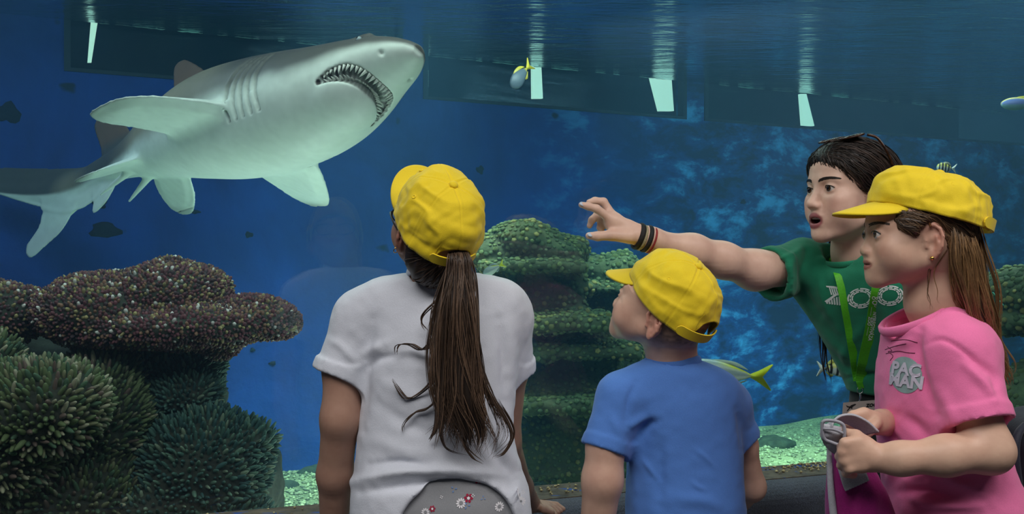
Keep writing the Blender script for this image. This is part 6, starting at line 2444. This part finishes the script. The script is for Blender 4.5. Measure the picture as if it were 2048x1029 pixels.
ring(lan, 'clip_ring', dn_(0, .006), [0, 1, 0], .0065, .0075, [1, 0, 0], .0010, M_STEEL)
V, F = tube1([dn_(0, .012), dn_(.002, .020), dn_(.0005, .027), dn_(-.002, .032)], [.0022, .0030, .0018, .0014], 14, 8)
part('clip_hook', V, F, M_STEEL, lan)
ring(lan, 'clip_ring', dn_(0, .036), [.3, 1, 0], .0045, .0050, [1, 0, 0], .0009, M_STEEL)
# badge
bd = thing('badge', 'pale visitor badge with a black bird clipped to the green lanyard', 'badge', cl0 - np.array([0, 0, .09]))
o = dn_(-.022, .033, -.004)
ex, ez = nrm([1, -.1, .10]), nrm([-.10, -.06, -1])
ey = np.cross(ez, ex)
V = []
for dy in (0, .0012):
    for u, v in ((-.018, 0), (.072, 0), (.072, .060), (-.018, .060)):
        V.append(o + ex * u + ez * v + ey * dy * (1 if ey[1] > 0 else -1))
part('card', V, [[0, 1, 2, 3], [7, 6, 5, 4], [0, 4, 5, 1], [1, 5, 6, 2], [2, 6, 7, 3], [3, 7, 4, 0]], plain('badge_card', srgb(176, 166, 158), .5, 40, .06, 0), bd, smooth=False)
M_INK = plain('black_ink', srgb(14, 14, 14), .7, 60, .1, 0)
fo = o + np.array([0, -.0006, 0])
bird = [(-.012, .006), (-.007, .009), (-.003, .010), (.001, .007), (.009, .005), (.012, .007), (.006, .010), (.003, .013), (.004, .017), (-.001, .014), (-.007, .021), (-.009, .020), (-.004, .013), (-.009, .011)]
part('bird_print', [fo + ex * u + ez * v for u, v in bird], [list(range(len(bird)))], M_INK, bd, smooth=False)
V2, F2 = text_polys('zoo', .016, .1, .0006)
part('lettering', [fo + ex * (.047 + a) + ez * (.010 - b) for a, b, _ in V2], F2, M_INK, bd, smooth=False)
# bracelets
M_BLK = plain('black_cord', srgb(16, 16, 18), .7, 400, .4, .5)
ad = nrm(P(1300, 480, 2.055) - P(1280, 473, 2.05))
for i, (px, py, r, mt, nm) in enumerate(((1277, 473, .0042, M_BLK, 'wide black cord bracelet nearest the hand of the woman in green'),
                                       (1284, 476, .0022, plain('cream_cord', srgb(150, 140, 110), .7, 300, .3, .3), 'thin cream cord bracelet between the two black ones'),
                                       (1293, 478, .0036, M_BLK, 'black beaded bracelet on the wrist of the woman in green'),
                                       (1302, 481, .0015, plain('red_cord', srgb(140, 30, 34), .7, 300, .3, .3), 'thin red cord bracelet nearest the elbow'))):
    o_ = ring(None, 'bracelet', P(px, py, 2.051), ad, .0262 + .0006 * i, .0258 + .0006 * i, [0, 0, 1], r, mt, 1.5)
    props(o_, nm, 'bracelet', 'bracelets on the pointing arm')
print('woman', time.time() - T_START)
# ================================================================== things held, and the fish
M_MAG = cloth('magenta_nylon', srgb(150, 14, 112), 400, .6, .1, .4)
M_WEB = plain('grey_webbing', srgb(176, 176, 184), .7, 500, .15, .4)
M_PLAS = plain('grey_plastic', srgb(150, 150, 160), .35, 60, .08, 0)
bag = thing('bag', 'magenta bag with grey straps held in front of the child in pink', 'bag', P(1720, 1150, 1.68))
Fb = Field(*(axis(a, b, .006) for a, b in zip(P(1630, 1170, 1.55), (P(1830, 880, 1.7)[0], 1.86, P(1830, 880, 1.7)[2]))))
Fb.add(loft([(P(1690, 895, 1.68), .016, .030), (P(1700, 925, 1.68), .034, .036), (P(1712, 980, 1.685), .050, .040), (P(1722, 1040, 1.69), .060, .046), (P(1730, 1150, 1.69), .066, .05)], [1, .15, 0], [-.15, 1, 0], [0, 0, 1], 2.6))
Vb, Qb = Fb.mesh(1)
Vb = fold(Vb, vnormals(Vb, Qb), [([(1690, 920), (1705, 960), (1708, 1040)], 8, -.008), ([(1720, 950), (1745, 990), (1752, 1040)], 12, .006), ([(1675, 920), (1682, 970), (1690, 1030)], 10, .005)], .0014, 4)
part('pouch', Vb, Qb, M_MAG, bag)
V, F = tube1([P(1658, 895, 1.67), P(1659, 930, 1.665), P(1662, 980, 1.66), P(1668, 1040, 1.66), P(1672, 1100, 1.66)], [.004, .005, .006, .007, .007], 24, 8)
part('edge_binding', V, F, M_WEB, bag)


def band(name, line, wdir, width, thick, mat, parent, ribs=0, n=36):
    c = spline(line, n)
    wd = nrm(wdir)
    T = np.gradient(c, axis=0)
    T /= np.linalg.norm(T, axis=1, keepdims=True)
    W_ = wd - T * (T @ wd)[:, None]
    W_ /= np.linalg.norm(W_, axis=1, keepdims=True)
    N_ = np.cross(T, W_)
    k = 2 * ribs + 3
    u = np.linspace(-1, 1, k)
    hgt = thick / 2 * (1 + (0.35 * np.cos(np.arange(k) * math.pi) if ribs else 0))
    sec = [(a * width / 2, b) for a, b in zip(u, np.broadcast_to(hgt, k))] + [(a * width / 2, -thick / 2) for a in u[::-1]]
    m = len(sec)
    V = np.stack([c + W_ * a + N_ * b for a, b in sec], 1).reshape(-1, 3)
    F = [[i * m + j, i * m + (j + 1) % m, (i + 1) * m + (j + 1) % m, (i + 1) * m + j] for i in range(n - 1) for j in range(m)]
    F += [list(range(m))[::-1], [(n - 1) * m + j for j in range(m)]]
    return part(name, V, F, mat, parent)


band('webbing', [P(1742, 868, 1.655), P(1722, 850, 1.650), P(1695, 838, 1.645), P(1668, 842, 1.640), P(1655, 862, 1.638), P(1666, 888, 1.642), P(1690, 908, 1.648)], [.25, -.85, .55], .034, .0032, M_WEB, bag, 6)
band('webbing', [P(1662, 852, 1.628), P(1664, 868, 1.618), P(1668, 884, 1.628)], [1, .1, -.12], .036, .004, M_WEB, bag, 0)
band('webbing', [P(1698, 925, 1.64), P(1706, 950, 1.635), P(1714, 972, 1.64)], [1, .1, .10], .045, .0035, M_WEB, bag, 8)
band('webbing', [P(1690, 918, 1.65), P(1702, 935, 1.642), P(1735, 938, 1.64)], [0, -.6, .8], .020, .003, plain('dark_webbing', srgb(70, 74, 84), .7, 400, .2, .3), bag, 0)
bk = [P(1645, 846, 1.612), P(1664, 842, 1.608), P(1686, 850, 1.606), P(1689, 870, 1.606), P(1684, 890, 1.610), P(1662, 885, 1.612), P(1648, 876, 1.614)]
c = spline(bk, 48, closed=True)
c = np.vstack([c, c[:1]])
V, F, _ = tubes(c[None], np.full((1, 49), .0030), 8)
bko = part('buckle', V, F, M_PLAS, bag)
V, F = tube1([P(1646, 858, 1.611), P(1668, 860, 1.608), P(1688, 868, 1.606)], .0026, 10, 8)
part('buckle_bar', V, F, M_PLAS, bko)

M_NAVY = cloth('navy_nylon', srgb(22, 28, 46), 400, .7, .1, .3)
bp = thing('backpack', 'dark navy backpack on the back of the child in pink, at the right edge', 'backpack', P(2100, 1100, 1.86))
fr = Fr(P(2096, 950, 1.86))
Fb = Field(*(axis(fr.c[i] - e, fr.c[i] + e, .008) for i, e in ((0, .13), (1, .14), (2, .18))))
Fb.add(rbox(fr, (0, 0, 0), (.062, .11, .125), .05, rotm('Y', -14)))
Fb.add(rbox(fr, (.045, 0, -.03), (.03, .08, .07), .028, rotm('Y', -14)), .02)
V, Q = Fb.mesh(1)
part('pack', V, Q, M_NAVY, bp)
V, F = tube1([P(2046, 1005, 1.80), P(2036, 960, 1.79), P(2030, 905, 1.79), P(2036, 870, 1.80), P(2050, 850, 1.82)], [.006, .008, .009, .008, .006], 30, 8)
part('shoulder_strap', V, F, M_NAVY, bp)

# ------------------------------------------------------------------ fish
M_FISH = attrmat('fish_scales', 0.35, 160, 0.12, 0.15, 0.001)


def fish(label, at, heading, L, H, W, paint, finc, tail_span=.95, roll_up=(0, 0, 1), fork=.45, curve=0.0, dors=.10):
    """head towards +x in its own frame; paint(u,v): u 0 snout..1 tail root, v -1 belly..1 back"""
    at = np.asarray(at, float)
    R = frame(heading, roll_up)
    root = thing('fish', label, 'fish', at, 'fish in the tank')
    nu, nvv = 34, 18
    V, C = [], []
    Lb = L * .80
    for i in range(nu):
        u = i / (nu - 1)
        h = H / 2 * (max(math.sin(math.pi * min(u * 1.02 + .02, 1) ** .72), 0) ** .78 * (1 - .15 * u) + .10 * u)
        w_ = W / 2 * (max(math.sin(math.pi * min(u + .02, 1) ** .65), 0) ** .8 + .06)
        for j in range(nvv):
            a = 2 * math.pi * j / nvv
            V.append([L / 2 - Lb * u, w_ * math.cos(a) + curve * (u - .4) ** 2 * L, h * math.sin(a)])
            C.append(paint(u, math.sin(a)))
    F = [[i * nvv + j, (i + 1) * nvv + j, (i + 1) * nvv + (j + 1) % nvv, i * nvv + (j + 1) % nvv] for i in range(nu - 1) for j in range(nvv)]
    F += [list(range(nvv)), [(nu - 1) * nvv + j for j in range(nvv)][::-1]]
    to = lambda q: at + np.asarray(q, float) @ R.T
    part('body', to(V), F, M_FISH, root, col=np.array(C))

    def finp(name, outl, y0, col, th=.0018):
        p = spline(np.array(outl, float), 36, closed=True)
        V = np.array([[a, y0 + s * th, b] for s in (1, -1) for a, b in p])
        ct = p.mean(0)
        V = np.vstack([V, [[ct[0], y0 + th * 1.6, ct[1]], [ct[0], y0 - th * 1.6, ct[1]]]])
        F = []
        for i in range(36):
            k = (i + 1) % 36
            F += [[i, k, 36 + k, 36 + i], [k, i, 72], [36 + i, 36 + k, 73]]
        part(name, to(V), F, M_FISH, root, col=np.repeat(np.asarray(col)[None], len(V), 0))
    xt = L / 2 - Lb
    yc = curve * .36 * L
    s = H * tail_span / 2
    finp('tail_fin', [(xt + .03 * L, H * .06), (xt - .06 * L, s * .45), (xt - .19 * L, s), (xt - .20 * L, s * .86), (xt - .20 * L + fork * .2 * L, s * .25), (xt - .20 * L + fork * .24 * L, 0), (xt - .20 * L + fork * .2 * L, -s * .25), (xt - .20 * L, -s * .86), (xt - .19 * L, -s), (xt - .06 * L, -s * .45), (xt + .03 * L, -H * .06)], yc, finc[0])
    finp('dorsal_fin', [(L * .20, H * .42), (L * .10, H * (.47 + dors)), (-L * .10, H * (.42 + dors)), (-L * .24, H * .20), (-L * .10, H * .30)], yc * .2, finc[1])
    finp('anal_fin', [(-L * .02, -H * .40), (-L * .10, -H * (.40 + dors * .8)), (-L * .24, -H * .18), (-L * .12, -H * .30)], yc * .3, finc[1])
    for sd in (1, -1):
        w0 = W / 2 * .62
        V, F = lathe(np.array([(.001, -.3), (.8, -.2), (1.0, .2), (.7, .55), (.02, .7)]) * H * .055, R @ frame([0, 0, 1], [0.2, sd, 0]), to([L * .385, sd * w0, H * .05]), 12)
        part('eye', V, F, M_PUP, root)
    return root


def p_yellowtail(u, v):
    c = srgb(150, 170, 168) if v > -.2 else srgb(206, 222, 206)
    k = min(max((v - .55) / .3, 0), 1) * min(max((u - .45) / .25, 0), 1) + max(0, (u - .9) / .1)
    return c + (srgb(200, 206, 40) - c) * min(k, 1)


def p_pale(u, v):
    c = srgb(96, 108, 120)
    return c + (srgb(216, 190, 40) - c) * max(0.0, min(1, (u - .82) / .1))


def p_blueback(u, v):
    return srgb(220, 214, 120) if v > .72 else (srgb(110, 140, 205) if v > -.1 else srgb(120, 170, 180))


def p_stripes(u, v):
    k = int(u * 10) % 2
    return srgb(24, 34, 40) if k else (srgb(206, 206, 110) if v > .2 else srgb(196, 206, 200))


YEL = srgb(196, 208, 30)
fish('silver fish with a bright yellow forked tail behind the shoulder of the boy in blue', P(1452, 748, 3.3), [-1, .05, .08], .31, .094, .05, p_yellowtail, (YEL, srgb(150, 170, 150)), .95, curve=.02, dors=.03)
fish('small pale fish with yellow tail turned nose down near an upright light strip', P(1043, 150, 4.3), [-.55, -.45, -.75], .165, .070, .03, p_pale, (srgb(222, 196, 40), srgb(210, 190, 60)), .9)
fish('blue and yellow backed fish swimming in at the right edge', P(2052, 207, 3.8), [-1, .1, -.02], .19, .052, .03, p_blueback, (YEL, srgb(190, 190, 90)), .9)
fish('tiny striped fish showing just above the cap of the child in pink', P(1893, 336, 3.9), [-.9, .2, .1], .075, .042, .02, p_stripes, (srgb(190, 200, 190), srgb(120, 130, 110)), .9)
fish('black and yellow striped fish beside the waist of the woman in green', P(1668, 738, 3.2), [1, .2, -.02], .125, .056, .026, p_stripes, (srgb(200, 206, 196), srgb(170, 170, 70)), .9)
fish('small grey fish with yellow-edged tail at the shoulder of the child in white', P(988, 538, 3.6), [-.85, .1, -.45], .09, .036, .02, p_yellowtail, (YEL, srgb(130, 150, 150)), .95)
print('done', time.time() - T_START)
